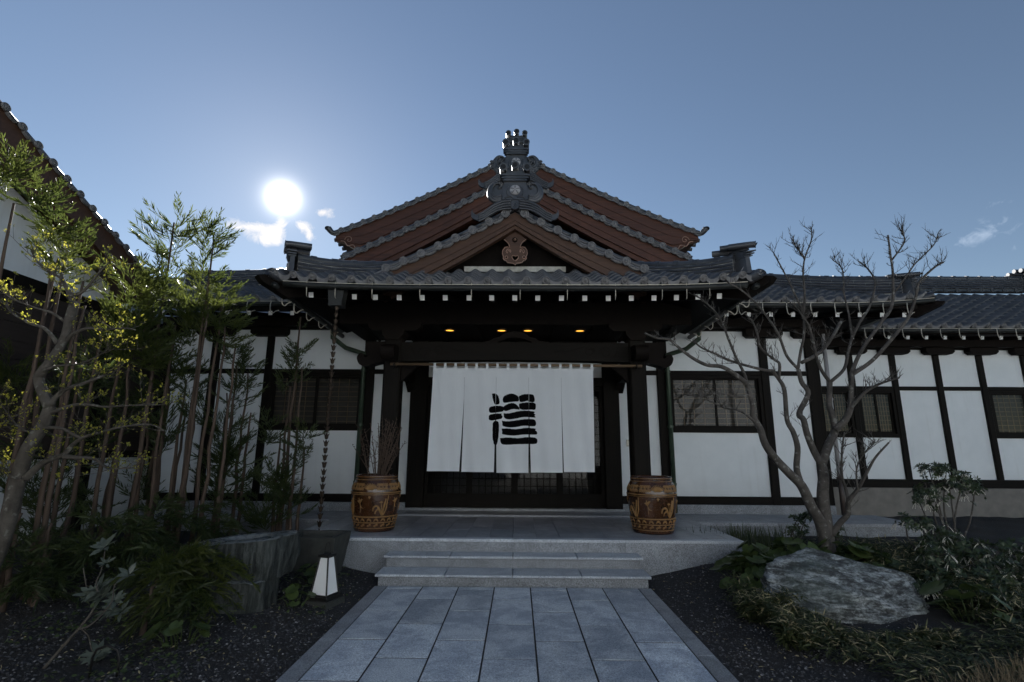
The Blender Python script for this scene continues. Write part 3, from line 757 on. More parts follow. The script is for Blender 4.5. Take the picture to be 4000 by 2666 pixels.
def ridge_stack(parent, P, layers=4, wid=.20, h=.05, piece=.33, cap_r=.062, mortar=.06, cap=True, bed='mortar'):
    """ridge built of flat ridge tiles: P(t) bottom line, t in 0..1"""
    N = 40; pts = [Vector(P(i/N)) for i in range(N+1)]
    cum = [0]
    for a, b in zip(pts, pts[1:]): cum.append(cum[-1]+(b-a).length)
    tot = cum[-1]
    def at(d):
        d = min(max(d, 0), tot); i = max(0, min(N-1, int(np.searchsorted(cum, d))-1)); f = (d-cum[i])/max(1e-6, cum[i+1]-cum[i]); return pts[i].lerp(pts[i+1], f)
    def seg(mesh, name, d0, d1, off, sy, sz):
        a, b = at(d0), at(d1); ax = (b-a); L = ax.length
        if L < .02: return
        ax.normalize(); ay = Vector((0, 0, 1)).cross(ax).normalized(); an = ax.cross(ay)
        o = (a+b)/2+Vector((0, 0, 1))*off
        put(name, mesh, parent, frame(o, ax*L, ay*sy, an*sz))
    m = MB(); k = 16
    for i in range(k+1):
        p = at(tot*i/k); q = (at(min(tot, tot*i/k+.05))-at(max(0, tot*i/k-.05))).normalized(); s = Vector((0, 0, 1)).cross(q).normalized()*(wid*.36)
        m.v += [tuple(p-s-Vector((0, 0, .04))), tuple(p+s-Vector((0, 0, .04))), tuple(p+s+Vector((0, 0, mortar+layers*h))), tuple(p-s+Vector((0, 0, mortar+layers*h)))]
    for i in range(k):
        a = i*4; m.f += [(a+j, a+(j+1) % 4, a+4+(j+1) % 4, a+4+j) for j in range(4)]; m.m += [0]*4
    m.build('mortar_bed', MAT[bed], parent)
    for l in range(layers):
        d = -(piece*.5 if l % 2 else 0)
        while d < tot:
            seg(NOSHI, 'ridge_tile', max(d, 0)+.002, min(d+piece, tot)-.002, mortar+h*(l+.5), wid*(1-.05*l)*.9, h*.86); d += piece
    if cap:
        d = 0; z = mortar+h*layers+cap_r*.55
        while d < tot-.05:
            e = min(d+piece*.95, tot); seg(BARREL, 'ridge_cap', d, e, z, cap_r*2, cap_r*2)
            seg(BARREL, 'cap_collar', max(0, e-.05), min(tot, e+.02), z+.002, cap_r*2.35, cap_r*2.35); d = e
def oni(parent, o, ax, an, s, tubes=3, fins=True, volute=True, clouds=False, crest=True, back=.18, upper=False):
    """ridge-end ornament: body plate, stepped cornice, three tube tiles, volutes, fins. o = bottom centre, an = facing"""
    ax, an = Vector(ax).normalized(), Vector(an).normalized(); ay = Vector((0, 0, 1)); o = Vector(o)
    P = lambda u, v, w=0: o+ax*(u*s)+ay*(v*s)+an*(w*s)
    def B(): return MB()
    def fr(u, v, w): return frame(P(u, v, w), ax, an, ay)
    m = B(); m.prism([(-.20, 0), (.20, 0), (.175, .30), (-.175, .30)], P(0, 0, -.02), ax*s, ay*s, an*s, .07)
    m.build('ridge_end_plate', TM, parent)
    for k, (hw, v) in enumerate(((.19, .30), (.215, .335), (.235, .375))):
        m = B(); m.prism([(-hw, 0), (hw, 0), (hw, .022), (0, .062), (-hw, .022)], P(0, v, -.04), ax*s, ay*s, an*s, .13+.012*k); m.build('cornice_tile', TM, parent)
    for (u, v, r) in ((-.185, .50, .056), (0, .535, .056), (.185, .50, .056)):
        m = B(); m.tube([P(u, v+.02, -back), P(u, v+.01, .05), P(u, v, .15)], [r*s]*3, 14)
        m.tube([P(u, v, .148), P(u, v-.001, .158)], [r*s*1.14, r*s*1.14], 14, cap=True); m.build('tube_tile', TM, parent, angle=40)
        MB().lathe([(r*s*.72, 0), (r*s*.72, .004)], 14).build('tube_hollow', MAT['iron'], parent, M=frame(P(u, v, .16), ax, ay, an))
    m = B(); m.prism([(-.15, 0), (.15, 0), (.13, .06), (.06, .05), (0, .085), (-.06, .05), (-.13, .06)], P(0, .425, -.04), ax*s, ay*s, an*s, .12); m.build('cornice_tile', TM, parent)
    if crest:
        m = B(); m.lathe([(.085*s, 0), (.082*s, .02*s), (.05*s, .038*s), (0.004, .045*s)], 20); m.build('crest_boss', MAT['crest'], parent, M=frame(P(0, .155, .05), ax, ay, an), smooth=True)
        m = B()
        for k in range(5):
            t = 2*math.pi*k/5+math.pi/2
            m.tube([P(.012*math.cos(t), .155+.012*math.sin(t), .094), P(.048*math.cos(t), .155+.048*math.sin(t), .088), P(.078*math.cos(t), .155+.078*math.sin(t), .072)], [.006*s, .009*s, .005*s], 5)
        m.build('crest_petals', TM, parent)
        for q in (-1, 1):
            m = B(); m.tube([P(q*.10, .06+.0, .052), P(q*.13, .10, .055), P(q*.125, .17, .055), P(q*.10, .22, .052)], [.006*s, .012*s, .012*s, .005*s], 6)
            m.tube([P(q*.03, .02, .052), P(q*.07, .05, .057), P(q*.12, .045, .057), P(q*.15, .02, .052), P(q*.17, .05, .05)], [.006*s, .012*s, .014*s, .012*s, .004*s], 6); m.build('relief_scroll', TM, parent, smooth=True)
    for q in (-1, 1):
        if volute:
            m = B()
            pts = [(.21, .02), (.33, .0), (.40, .08), (.40, .20), (.33, .29), (.25, .285), (.225, .23), (.25, .20), (.28, .22)]
            for k, rr in enumerate((.035, .026, .018)):
                pp = [P(q*(u*(1-.10*k)+.02*k), v*(1-.12*k)+.03*k, .0+.016*k) for u, v in spline(pts, 4)]
                rad = [rr*s*(1.3-.9*i/len(pp)) for i in range(len(pp))]
                m.tube(pp, rad, 6)
            m.build('volute', TM, parent, smooth=True)
            MB().prism([(q*u, v) for u, v in spline([(.17, .0), (.33, -.015), (.405, .08), (.40, .21), (.33, .30), (.24, .30), (.17, .24)], 4)], P(0, 0, -.03), ax*s, ay*s, an*s, .035).build('volute_plate', TM, parent)
        if clouds:
            m = B()
            for (u, v, r) in ((.30, .06, .05), (.41, .08, .045), (.36, .155, .05), (.26, .15, .045), (.44, .17, .035), (.33, -.02, .04)):
                sp = [P(q*(u+r*(1-k/14)*math.cos(k*.75)), v+r*(1-k/14)*math.sin(k*.75), .03) for k in range(14)]
                m.tube(sp, .013*s, 5)
                m.obox(fr(q*u, v, .0), r*1.7*s, .05*s, r*1.6*s)
            m.build('cloud_relief', TM, parent, smooth=True)
        if fins:
            m = B(); up = [(.0, .015), (.2, .0), (.36, -.08), (.50, -.20), (.60, -.245), (.66, -.20), (.665, -.15), (.685, -.22), (.66, -.30), (.56, -.335), (.40, -.27), (.2, -.14), (.0, -.1)]
            m.prism([(q*u, v) for u, v in spline(up, 4)], P(0, 0, -.02), ax*s, ay*s, an*s, .05); m.build('fin', TM, parent)
            m = B()
            for k in range(4):
                pp = [P(q*u, v-.022-.045*k*(1-.35*u), .034) for u, v in spline([(.06, .01), (.2, -.01), (.34, -.075), (.47, -.175), (.57, -.23)], 4)]
                m.tube(pp, [.018*s]*len(pp), 6)
            m.build('fin_ripple', TM, parent, smooth=True)

# ---- porch skirt roof
YE, ZE, SL = 6.5, 3.66, R(25.2)
def sweep(x): return .13*max(0, (abs(x-XC)-1.2)/2.2)**2.4
porch = put('porch_roof', MB().mesh('tmp', TM), bld)
m = MB(); HW = 3.31
def hip(y): return HW-(y-YE)
pts = []
for y in (YE+.02, 7.0, 7.5, 7.95):
    f = (y-YE)/1.45; row = []
    for k in range(25):
        x = XC+(-1+2*k/24)*hip(y); row.append((x, y, ZE-.055+(y-YE)*math.tan(SL)+sweep(x)*(1-f)))
    pts.append(row)
for a, b in zip(pts, pts[1:]): m.strip(a, b)
for s in (-1, 1):       # side slopes of the hip
    A = [(XC+s*hip(y), y, ZE-.05+(y-YE)*math.tan(SL)+sweep(XC+s*hip(y))*(1-(y-YE)/1.45)) for y in np.linspace(YE, 7.95, 8)]
    Bq = [(XC+s*HW, max(p[1], YE), ZE-.05+sweep(XC+s*HW)*.6) for p in A]; Cq = [(XC+s*HW, 9.6, ZE-.05), (XC+s*1.93, 9.6, ZE+.63)]
    m.add(A+[Cq[1], Cq[0], (XC+s*HW, YE, A[0][2])], [tuple(range(len(A)+3))])
porch.data = m.mesh('porch_roof', TM, fix=True)
ok = lambda x, y: abs(x-XC) < hip(y)+.05
tile_field(porch, .2597, .106-13*.2597, 26, YE, ZE, SL, 6, ok, lambda x, f: sweep(x)*(1-f))
# soffit, rafters with white painted ends, gutter and hooks
m = MB(); A, Bq, A2, B2 = [], [], [], []
for k in range(25):
    x = XC+(-1+2*k/24)*3.2; zz = sweep(x)*.9
    A.append((x, YE+.06, 3.575+zz)); Bq.append((x, 8.05, 3.98+zz*.3)); A2.append((x, YE+.06, 3.615+zz)); B2.append((x, 8.05, 4.1+zz*.3))
m.strip(A, Bq).strip(A, A2).strip(A2, B2); m.build('soffit', MAT['wood_deep'], porch)
for s in (-1, 1):
    MB().add([(XC+s*1.95, 8.05, 3.95), (XC+s*3.2, YE+.1, 3.60), (XC+s*3.2, 9.45, 3.62), (XC+s*1.95, 9.45, 4.0)], [(0, 1, 2, 3)]).build('soffit', MAT['wood_deep'], porch)
def rafter_mesh(L, a):
    m = MB(); b = .033
    m.box(-b, b, 0, L, -b*1.1, b*1.1)
    m.m = [0, 0, 1, 0, 0, 0]
    me = m.mesh('rafter', [MAT['wood_deep'], MAT['paint_white']], fix=False); return me
RAFT = rafter_mesh(1.4, 0)
for x in (-2.85, -2.554, -2.251, -1.96, -1.634, -1.318, -1.002, -.677, -.367, -.052, .262, .586, .902, 1.223, 1.535, 1.843, 2.148, 2.44, 2.731):
    put('rafter', RAFT, porch, T(x, 6.72, 3.508+sweep(x)*.6) @ Matrix.Rotation(R(15), 4, 'X'))
gut = MB()
gp = [(x, YE-.03, 3.583+sweep(x)*.55-.012) for x in np.linspace(-3.12, 3.0, 27)]
gut.tube(gp, .042, 8); gutter = gut.build('gutter', MAT['gutter_copper'], bld, smooth=True)
rim = MB().tube([(x, y-.035, z+.034) for x, y, z in gp], .006, 5).build('gutter_lip', MAT['hook_metal'], gutter)
HOOKS = MB().tube([(0, 0, .055), (0, .008, 0), (0, .015, -.10), (0, .03, -.155), (0, .06, -.16)], [.005]*5, 5).mesh('gutter_hook', MAT['hook_metal'], smooth=True)
for x in (-2.80, -2.42, -1.93, -1.30, -.62, .02, .64, 1.27, 1.88, 2.20, 2.50): put('gutter_hook', HOOKS, gutter, T(x, YE-.065, 3.575+sweep(x)*.55))
SHOOK = MB().tube(spline([(0, 0, .05), (0, -.01, -.02), (0, .0, -.12), (0, .04, -.155), (0, .08, -.12), (0, .13, -.10)], 4), .007, 6).mesh('gutter_hook', MAT['hook_metal'], smooth=True)
for s in (-1, 1):      # side-eave gutters with bare hooks running back to the wall
    g2 = MB().tube([(XC+s*3.22, YE+.02, 3.63), (XC+s*3.26, 7.5, 3.60), (XC+s*3.26, 9.4, 3.55)], .042, 8).build('gutter', MAT['gutter_copper'], bld, smooth=True)
    for y in (6.85, 7.25, 7.7, 8.2, 8.75):
        put('gutter_hook', SHOOK, g2, T(XC+s*3.24, y, 3.58) @ Matrix.Rotation(R(90*s), 4, 'Z'))
# corners: hip rafter, upturned corner tile, hip ridge and its end ornament
for s in (-1, 1):
    m = MB(); m.prism([(-.10, .0), (.25, -.16), (2.4, .45), (2.4, .62), (.0, .12), (-.16, .07)], (XC+s*3.28, YE+.03, 3.66), (-s*.7071, .7071, 0), (0, 0, 1), (s*.7071, .7071, 0), .14)
    m.build('hip_rafter', MAT['wood_deep'], porch)
    cp = spline([(XC+s*2.84, 6.90, 3.83), (XC+s*3.02, 6.71, 3.75), (XC+s*3.16, 6.58, 3.745), (XC+s*3.26, 6.49, 3.79)], 5)
    MB().tube(cp, [.058+.012*i/len(cp) for i in range(len(cp))], 12).build('corner_tile', TM, porch, smooth=True)
    m = MB(); disc_into(m, (0, 0, 0), .072, .02, 16); m.build('corner_disc', TM, porch, M=frame(cp[-1], (1, 0, 0), (0, .85*1, -.5), (0, .5, .85)), angle=40)
    Pr = lambda t, s=s: (XC+s*(1.80+1.26*t), 7.98-1.22*t, 4.20-.50*t+.15*t**3)
    ridge_stack(porch, Pr, 4, .21, .05, .33, .06, .02)
    e = Vector(Pr(1.0)); oni(porch, (e.x+s*.03, e.y-.03, e.z-.02), (s*-.45, -.89, 0) if s < 0 else (.45, -.89, 0), (s*.89, -.45, 0) if s > 0 else (-.89, -.45, 0), .78, fins=False, volute=False, back=.28)

# ---- stacked gables
def gable_roof(name, parent, yv, y_back, zf, hw, spacing, board, wall_y, bmat, deck_t=.09, tip=0.0, apex_disc=True, step2=True):
    """verge curve z = zf(u); barge boards, verge tiles, deck and soffit"""
    us = np.linspace(0, hw, 22); k = len(us)
    prof = [(-u, zf(u)) for u in us[::-1]]+[(u, zf(u)) for u in us[1:]]
    d = MB(); o = (XC, yv+.06, -.02)
    d.prism(prof+[(u, z-deck_t) for u, z in prof[::-1]], o, (1, 0, 0), (0, 0, 1), (0, 1, 0), y_back-yv-.06)
    g = put(name, d.mesh(name, TM), parent)
    sof = MB(); A = [(XC+u, yv+.08, z-deck_t-.026) for u, z in prof]; sof.strip(A, [(x, y_back, z) for x, y, z in A]); sof.build('soffit', MAT[bmat], g)
    V = verge_mesh(spacing)
    for s in (-1, 1):
        # barge board, two layers, deeper towards the foot
        for lay, (y0, t, top, dep) in enumerate(((yv+.05, .06, .035, board), (yv+.075, .10, .03, lambda u: board(u)*1.32))):
            pl = [(s*u, zf(u)-top) for u in us] + [(s*u, zf(u)-top-dep(u)) for u in us[::-1]]
            m = MB(); m.prism(pl, (XC, y0, 0), (1, 0, 0), (0, 0, 1), (0, 1, 0), t); m.build('barge_board', MAT[bmat], g)
        pl = [(s*u, zf(u)-.035-board(u)*.50) for u in us]+[(s*u, zf(u)-.035-board(u)*.50-.035) for u in us[::-1]]
        MB().prism(pl, (XC, yv+.038, 0), (1, 0, 0), (0, 0, 1), (0, 1, 0), .013).build('barge_moulding', MAT[bmat], g)
        pl = [(s*u, zf(u)-.035-board(u)+.03) for u in us]+[(s*u, zf(u)-.035-board(u)-.004) for u in us[::-1]]
        MB().prism(pl, (XC, yv+.036, 0), (1, 0, 0), (0, 0, 1), (0, 1, 0), .015).build('barge_moulding', MAT[bmat], g)
        # verge tiles
        L = [0.0]; fine = np.linspace(0, hw, 400)
        for a, b in zip(fine, fine[1:]): L.append(L[-1]+math.hypot(b-a, zf(b)-zf(a)))
        n = int((L[-1]-.1)/spacing); step = spacing
        for i in range(n+1):
            dist = .17+i*step
            if dist > L[-1]+.02: break
            u = float(np.interp(dist, L, fine)); sl = (zf(u+.02)-zf(u-.02))/.04; ax = Vector((s, 0, sl)).normalized(); up = Vector((-s*sl, 0, 1)).normalized()
            put('verge_tile', V, g, frame((XC+s*u, yv, zf(u)), ax, (0, 1, 0), up))
        pts = [(XC+s*u, yv+.035, zf(u)+.03) for u in us]
        for i in range(0, len(pts)-1, 3):
            seg = pts[i:i+4]; MB().tube(seg, .042, 8).build('verge_cap', TM, g, smooth=True)
        if tip:
            e = us[-1]; tp = spline([(XC+s*(e-.1), yv+.03, zf(e-.1)+.02), (XC+s*(e+.04), yv+.02, zf(e)+.0), (XC+s*(e+.10), yv, zf(e)+.03), (XC+s*(e+.16), yv-.03, zf(e)+.10)], 5)
            MB().tube(tp, [.05+.025*i/len(tp) for i in range(len(tp))], 10).build('corner_tile', TM, g, smooth=True)
            m = MB(); disc_into(m, (0, 0, 0), .08, .02, 14); m.build('corner_disc', TM, g, M=frame(tp[-1], (1, 0, 0), (0, .3, .95), (0, .95, -.3)), angle=40)
    if apex_disc:
        m = MB(); disc_into(m, (0, 0, 0), .075, .05, 18); m.build('apex_disc', TM, g, M=T(XC, yv-.01, zf(0)+.045), angle=40)
    return g
s1 = 7.3/7.5
zf1 = lambda u: 1.5+(5.205-.575*(u/s1)+.0375*(u/s1)**2-1.5)*s1
g1 = gable_roof('front_gable', bld, 7.3, 10.2, zf1, 1.97, .285, lambda u: .20+.13*u/1.9, 7.75, 'wood_brown')
s2 = 9.4/9.2
zf2 = lambda u: 1.5+(6.765-.59*(u/s2)+.0215*(u/s2)**2-1.5)*s2
g2 = gable_roof('middle_gable', bld, 9.4, 12.4, zf2, 3.42, .255, lambda u: .27+.13*u/3.4, 9.9, 'wood_red', apex_disc=False)
s3 = 11.2/11
zf3 = lambda u: 1.5+(8.36-.565*(u/s3)+.0195*(u/s3)**2-1.5)*s3
g3 = gable_roof('rear_gable', bld, 11.2, 17.5, zf3, 4.25, .275, lambda u: (.40+.12*u/4.3)*(1 if u < 3.6 else max(.22, 1-.78*((u-3.6)/.55)**1.3)), 11.9, 'wood_red', tip=1, apex_disc=False)
# gable walls
EAVE_STUB = MB().tube([(0, 0, 0), (.12, 0, 0)], .05, 8).mesh('side_eave_tile', TM, angle=40)
m = MB(); m.prism([(-1.62, 4.24), (1.62, 4.24), (0, 5.02)], (XC, 7.72, 0), (1, 0, 0), (0, 0, 1), (0, 1, 0), .06); m.build('gable_wall', MAT['wood_deep'], g1)
mm = [(-.80, 4.22), (.80, 4.22), (.80, 4.305), (-.80, 4.305)]; MB().prism(mm, (XC, 7.66, 0), (1, 0, 0), (0, 0, 1), (0, 1, 0), .055).build('mortar_strip', MAT['mortar'], g1)
MB().prism([(-3.3, 4.4), (3.3, 4.4), (3.1, 4.9), (0, 6.45), (-3.1, 4.9)], (XC, 9.95, 0), (1, 0, 0), (0, 0, 1), (0, 1, 0), .06).build('gable_wall', MAT['wood_deep'], g2)
MB().prism([(-4.0, 5.4), (4.0, 5.4), (3.9, 6.0), (0, 7.85), (-3.9, 6.0)], (XC, 12.0, 0), (1, 0, 0), (0, 0, 1), (0, 1, 0), .06).build('gable_wall', MAT['wood_deep'], g3)
MB().box(-4.0, 3.9, 12.1, 17.3, 3.7, 6.2).build('upper_wall', MAT['wood_deep'], bld, fix=False)
for s in (-1, 1):      # carved foot of the rear barge board with metal edging, small nubs along the receding eave
    sc = spline([(3.62, 6.02), (3.75, 6.03), (3.82, 6.12), (3.95, 6.10), (4.03, 6.20), (4.12, 6.22)], 5)
    MB().tube([(XC+s*u, 11.235, z+.02) for u, z in sc], .012, 5).build('scroll_edging', MAT['copper_edge'], g3, smooth=True)
    sp = [(3.93+.10*(1-k/16)*math.cos(k*.55), 6.27+.10*(1-k/16)*math.sin(k*.55)) for k in range(15)]
    MB().tube([(XC+s*u, 11.235, z) for u, z in sp], .009, 5).build('scroll_edging', MAT['copper_edge'], g3, smooth=True)
    for y in np.arange(11.5, 17, .275): put('side_eave_tile', EAVE_STUB, g3, frame((XC+s*4.24, y, zf3(4.25)-.05), (s, 0, -.2), (0, 1, 0), (0, 0, 1)))
# gable pendant with pierced scrolls
def gz2(dx, y): p = at(2012.5+dx/2.751, 480+y/2.751, 7.47); return (p.x-XC, p.z)
half = [(-121, 1255), (-98, 1272), (-78, 1292), (-64, 1318), (-60, 1342), (-85, 1335), (-112, 1342), (-134, 1372), (-138, 1408), (-126, 1440), (-130, 1458), (-116, 1478), (-98, 1482), (-84, 1502), (-52, 1508), (-22, 1512), (0, 1528)]
ol = [gz2(*p) for p in half]; ol = ol+[(-u, v) for u, v in ol[-2::-1]]
ol = ol+[gz2(60, 1205), gz2(0, 1178), gz2(-60, 1205)]
def ring(cx, cy, r, n=12, sq=1): return [gz2(cx+r*math.cos(2*math.pi*k/n), cy+r*sq*math.sin(2*math.pi*k/n)) for k in range(n)]
def curl(q):
    o = [(72+24*math.cos(t), 1383+24*math.sin(t)) for t in np.linspace(2.6, 7.2, 14)]; i = [(70+11*math.cos(t), 1384+11*math.sin(t)) for t in np.linspace(6.9, 3.0, 10)]
    return [gz2(q*x, y) for x, y in o+i]
heart = [gz2(*p) for p in ((0, 1484), (-16, 1476), (-30, 1462), (-36, 1442), (-26, 1428), (-10, 1430), (0, 1438), (10, 1430), (26, 1428), (36, 1442), (30, 1462), (16, 1476))]
holes = [heart]+[curl(q) for q in (-1, 1)]+[ring(q*94, 1447, 15) for q in (-1, 1)]
pend = put('gable_pendant', fill_mesh('gable_pendant', [ol]+holes, MAT['wood_brown'], (XC, 7.47, 0), (1, 0, 0), (0, 0, 1), (0, 1, 0), .05), g1)
for lp in [ol[:len(half)*2-1]]+[h+[h[0]] for h in holes]:
    MB().tube([(XC+u, 7.468, v) for u, v in lp], .006, 5).build('pendant_edging', MAT['copper_edge'], g1)
m = MB().lathe([(.02, 0), (.018, .03), (.003, .045)], 12); m.build('pendant_boss', MAT['copper_edge'], g1, M=frame((XC, 7.47, gz2(0, 1262)[1]), (1, 0, 0), (0, 0, 1), (0, -1, 0)), smooth=True)
m = MB()
for k in range(8): t = k*math.pi/4; m.tube([(XC+.02*math.cos(t), 7.462, gz2(0, 1262)[1]+.02*math.sin(t)), (XC+.045*math.cos(t), 7.46, gz2(0, 1262)[1]+.045*math.sin(t))], [.012, .008], 6)
m.build('pendant_flower', MAT['wood_deep'], g1)
# ridge ornaments of the three gables
oni(g1, (XC, 7.27, zf1(0)+.12), (1, 0, 0), (0, -1, 0), .98)
oni(g2, (XC, 9.36, zf2(0)+.06), (1, 0, 0), (0, -1, 0), 1.10, clouds=True)
oni(g3, (XC, 11.1, zf3(0)-.14), (1, 0, 0), (0, -1, 0), 1.05, fins=False, volute=False, crest=False)
for gg, yv, z, yb in ((g1, 7.3, zf1(0), 9.4), (g2, 9.4, zf2(0), 11.2), (g3, 11.2, zf3(0), 17)):
    ridge_stack(gg, lambda t, yv=yv, z=z, yb=yb: (XC, yv+.1+(yb-yv)*t, z), 4, .24, .05, .6, .06)

# ---- wing roofs
YE2, ZE2 = 8.4, 3.98
def wing_roof(s):
    X1 = 6.95 if s > 0 else -6.30
    m = MB(); hw = 6.95-XC
    def hipx(y): return hw-(y-YE2)
    def lift(x): return .10*max(0, (abs(x-XC)-5.2)/1.8)**2.2
    lim = (lambda x: x) if s > 0 else (lambda x: max(x, -6.3))
    rows = []
    for y in np.linspace(YE2+.02, 11.0, 6):
        rows.append([(lim(XC+s*(2.6+(hipx(y)-2.6)*k/12)), y, ZE2-.055+(y-YE2)*math.tan(SL)+lift(XC+s*(2.6+(hipx(y)-2.6)*k/12))*max(0, 1-(y-YE2)/2)) for k in range(13)])
    for a, b in zip(rows, rows[1:]): m.strip(a, b)
    if s > 0: m.add([(6.93, YE2, ZE2-.06), (6.93, 12.5, ZE2-.06), (4.4, 12.5, 5.1), (4.4, 11, 5.1)], [(0, 1, 2, 3)])
    w = put('right_wing_roof' if s > 0 else 'left_wing_roof', m.mesh('wing_roof', TM), bld)
    okk = (lambda x, y: abs(x-XC) < hipx(y) and x > 2.7) if s > 0 else (lambda x, y: abs(x-XC) < hipx(y) and -6.35 < x < -2.8)
    x0 = 2.7 if s > 0 else -6.3
    tile_field(w, .30, x0, 15 if s > 0 else 12, YE2, ZE2, SL, 9, okk, lambda x, f: lift(x)*(1-f))
    a, b = (2.6, 6.75) if s > 0 else (-6.3, -2.7)
    MB().add([(a, YE2+.06, 3.87), (b, YE2+.06, 3.87), (b, 9.5, 4.05), (a, 9.5, 4.05)], [(0, 1, 2, 3)]).build('soffit', MAT['wood_deep'], w)
    MB().box(a, b, YE2+.04, YE2+.07, 3.86, 3.93).build('fascia', MAT['wood_deep'], w, fix=False)
    if s > 0: MB().add([(5.55, 9.5, 4.0), (6.75, YE2+.08, 3.9), (6.75, 11, 3.9), (5.55, 11, 4.0)], [(0, 1, 2, 3)]).build('soffit', MAT['wood_deep'], w)
    xs = [3.2+.378*k for k in range(10)] if s > 0 else [-6.2+.378*k for k in range(9)]
    for x in xs: put('rafter', RAFT, w, T(x, YE2+.16, 3.775) @ Matrix.Rotation(R(11), 4, 'X'))
    gp = [(x, YE2-.03, 3.888+lift(x)*.9) for x in (np.linspace(2.75, 6.98, 14) if s > 0 else np.linspace(-6.3, -2.85, 12))]
    g = MB().tube(gp, .042, 8).build('gutter', MAT['gutter_copper'], w, smooth=True)
    MB().tube([(x, y-.035, z+.034) for x, y, z in gp], .006, 5).build('gutter_lip', MAT['hook_metal'], w)
    for x in (np.arange(3.3, 6.6, .40) if s > 0 else np.arange(-6.2, -2.9, .40)): put('gutter_hook', SHOOK, w, T(x, YE2-.07, 3.87) @ Matrix.Rotation(R(-75), 4, 'Z'))
    if s > 0:
        Pr = lambda t: (4.75+1.95*t, 10.58-1.95*t, 4.90-.88*t+.12*t**3)
        ridge_stack(w, Pr, 5, .22, .05, .36, .06, .02); e = Vector(Pr(1))
        oni(w, (e.x+.02, e.y-.02, e.z-.03), (.45, -.89, 0), (.89, -.45, 0), .72, fins=False, volute=False, back=.3)
        cp = spline([(6.50, 8.80, 4.10), (6.72, 8.60, 4.04), (6.88, 8.46, 4.04), (7.0, 8.36, 4.08)], 5)
        MB().tube(cp, [.07]*len(cp), 12).build('corner_tile', TM, w, smooth=True)
        m = MB(); m.prism([(-.12, .02), (.25, -.14), (1.9, .30), (1.9, .45), (.0, .10), (-.16, .07)], (6.98, YE2+.0, 3.88), (-.7071, .7071, 0), (0, 0, 1), (.7071, .7071, 0), .12); m.build('hip_rafter', MAT['wood_deep'], w)
    else:
        Pr = lambda t: (-4.85-1.45*t, 10.58-1.45*t, 4.93-.62*t+.05*t**3)
        ridge_stack(w, Pr, 5, .22, .05, .36, .06, .05)
    return w
wing_roof(1); wing_roof(-1)
# left rear roof whose ridge shows above the left wing
rr = MB(); rr.add([(-11, 10.4, 4.0), (-4.0, 10.4, 4.0), (-4.0, 13.2, 5.55), (-11, 13.2, 5.55), (-11, 17, 4.0), (-4, 17, 4.0)], [(0, 1, 2, 3), (3, 2, 5, 4)])
rro = rr.build('rear_left_roof', TM, bld)
ridge_stack(rro, lambda t: (-10.5+6.0*t, 13.2, 5.56), 5, .24, .055, .36, .065)

# ---- downpipes
def pipe(pts, r, mat, collars=()):
    p = MB().tube(pts, r, 10).build('downpipe', MAT[mat], bld, smooth=True)
    for z in collars: MB().lathe([(r*1.25, -.02), (r*1.25, .02)], 12).build('pipe_collar', MAT[mat], p, M=T(pts[-1][0], pts[-1][1], z))
for s in (-1, 1):
    x = -2.86 if s < 0 else 2.74
    pipe([(XC+s*3.26, 8.9, 3.52), (XC+s*3.26, 8.9, 3.42), (XC+s*3.1, 9.15, 3.28), (x, 9.33, 3.20), (x, 9.35, 3.1), (x, 9.35, .42)], .042, 'pipe_green', (1.9, 2.9, .9))
pipe([(5.62, 9.3, 3.6), (5.62, 9.3, 1.05)], .035, 'pipe_grey', (2.4,)); pipe([(5.62, 9.3, 1.05), (5.62, 9.3, .40)], .042, 'pipe_brown', (1.03,))
MB().lathe([(.055, 0), (.055, .05), (.045, .05)], 12).build('pipe_foot', MAT['paint_white'], bld, M=T(5.62, 9.3, .352))
# ================================================================== annex on the right
YA = 11.0
ann = thing('annex_building', (9.5, 12, 0), 'plain white and dark timber annex set back on the right with a long tiled roof', 'building')
ax_posts = [6.25, 7.14, 8.05, 8.985, 9.91, 10.85, 11.8, 12.75]
MB().box(5.6, 14, YA+.5, 16, 0, 3.7).build('inner_core', MAT['interior'], ann, fix=False)
MB().box(5.58, 14, YA-.10, YA+.3, -.1, .76).build('foundation', MAT['concrete'], ann, fix=False)
MB().box(8.02, 8.38, YA-.115, YA-.09, .62, .755).build('floor_vent', MAT['interior'], ann, fix=False)
hbeam(5.6, 14, YA-.07, YA+.08, .765, .925, name='sill_beam', parent=ann)
hbeam(5.6, 14, YA-.037, YA+.08, 2.76, 2.842, parent=ann); hbeam(5.6, 14, YA-.06, YA+.1, 3.64, 3.86, name='wall_plate', parent=ann)
hbeam(5.6, 14, YA-.28, YA-.14, 3.66, 3.84, 'wood_deep', 'eave_beam', ann)
for x in ax_posts:
    vpost(x-.062, x+.062, YA-.05, YA+.09, .925, 3.86, parent=ann)
    MB().prism([(x-.30, .14), (x+.30, .14), (x+.30, .05), (x+.24, 0), (x-.24, 0), (x-.30, .05)], (0, YA-.19, 3.52), (1, 0, 0), (0, 0, 1), (0, 1, 0), .16).build('bearing_block', MAT['wood_deep'], ann)
for a, b in zip(ax_posts, ax_posts[1:]):
    x0, x1 = a+.063, b-.063; panel(x0, x1, 2.844, 3.638, YA, ann)
    if abs(a-6.25) < .01 or abs(a-7.14) < .01 or a > 9.85:
        panel(x0, x1, .927, 1.765, YA, ann); window(x0, x1, 1.77, 2.758, YA, 5, 9, ann, two=(a < 9))
    else: panel(x0, x1, .927, 2.758, YA, ann)
YE3, ZE3, SL3 = 10.3, 4.0, R(30)
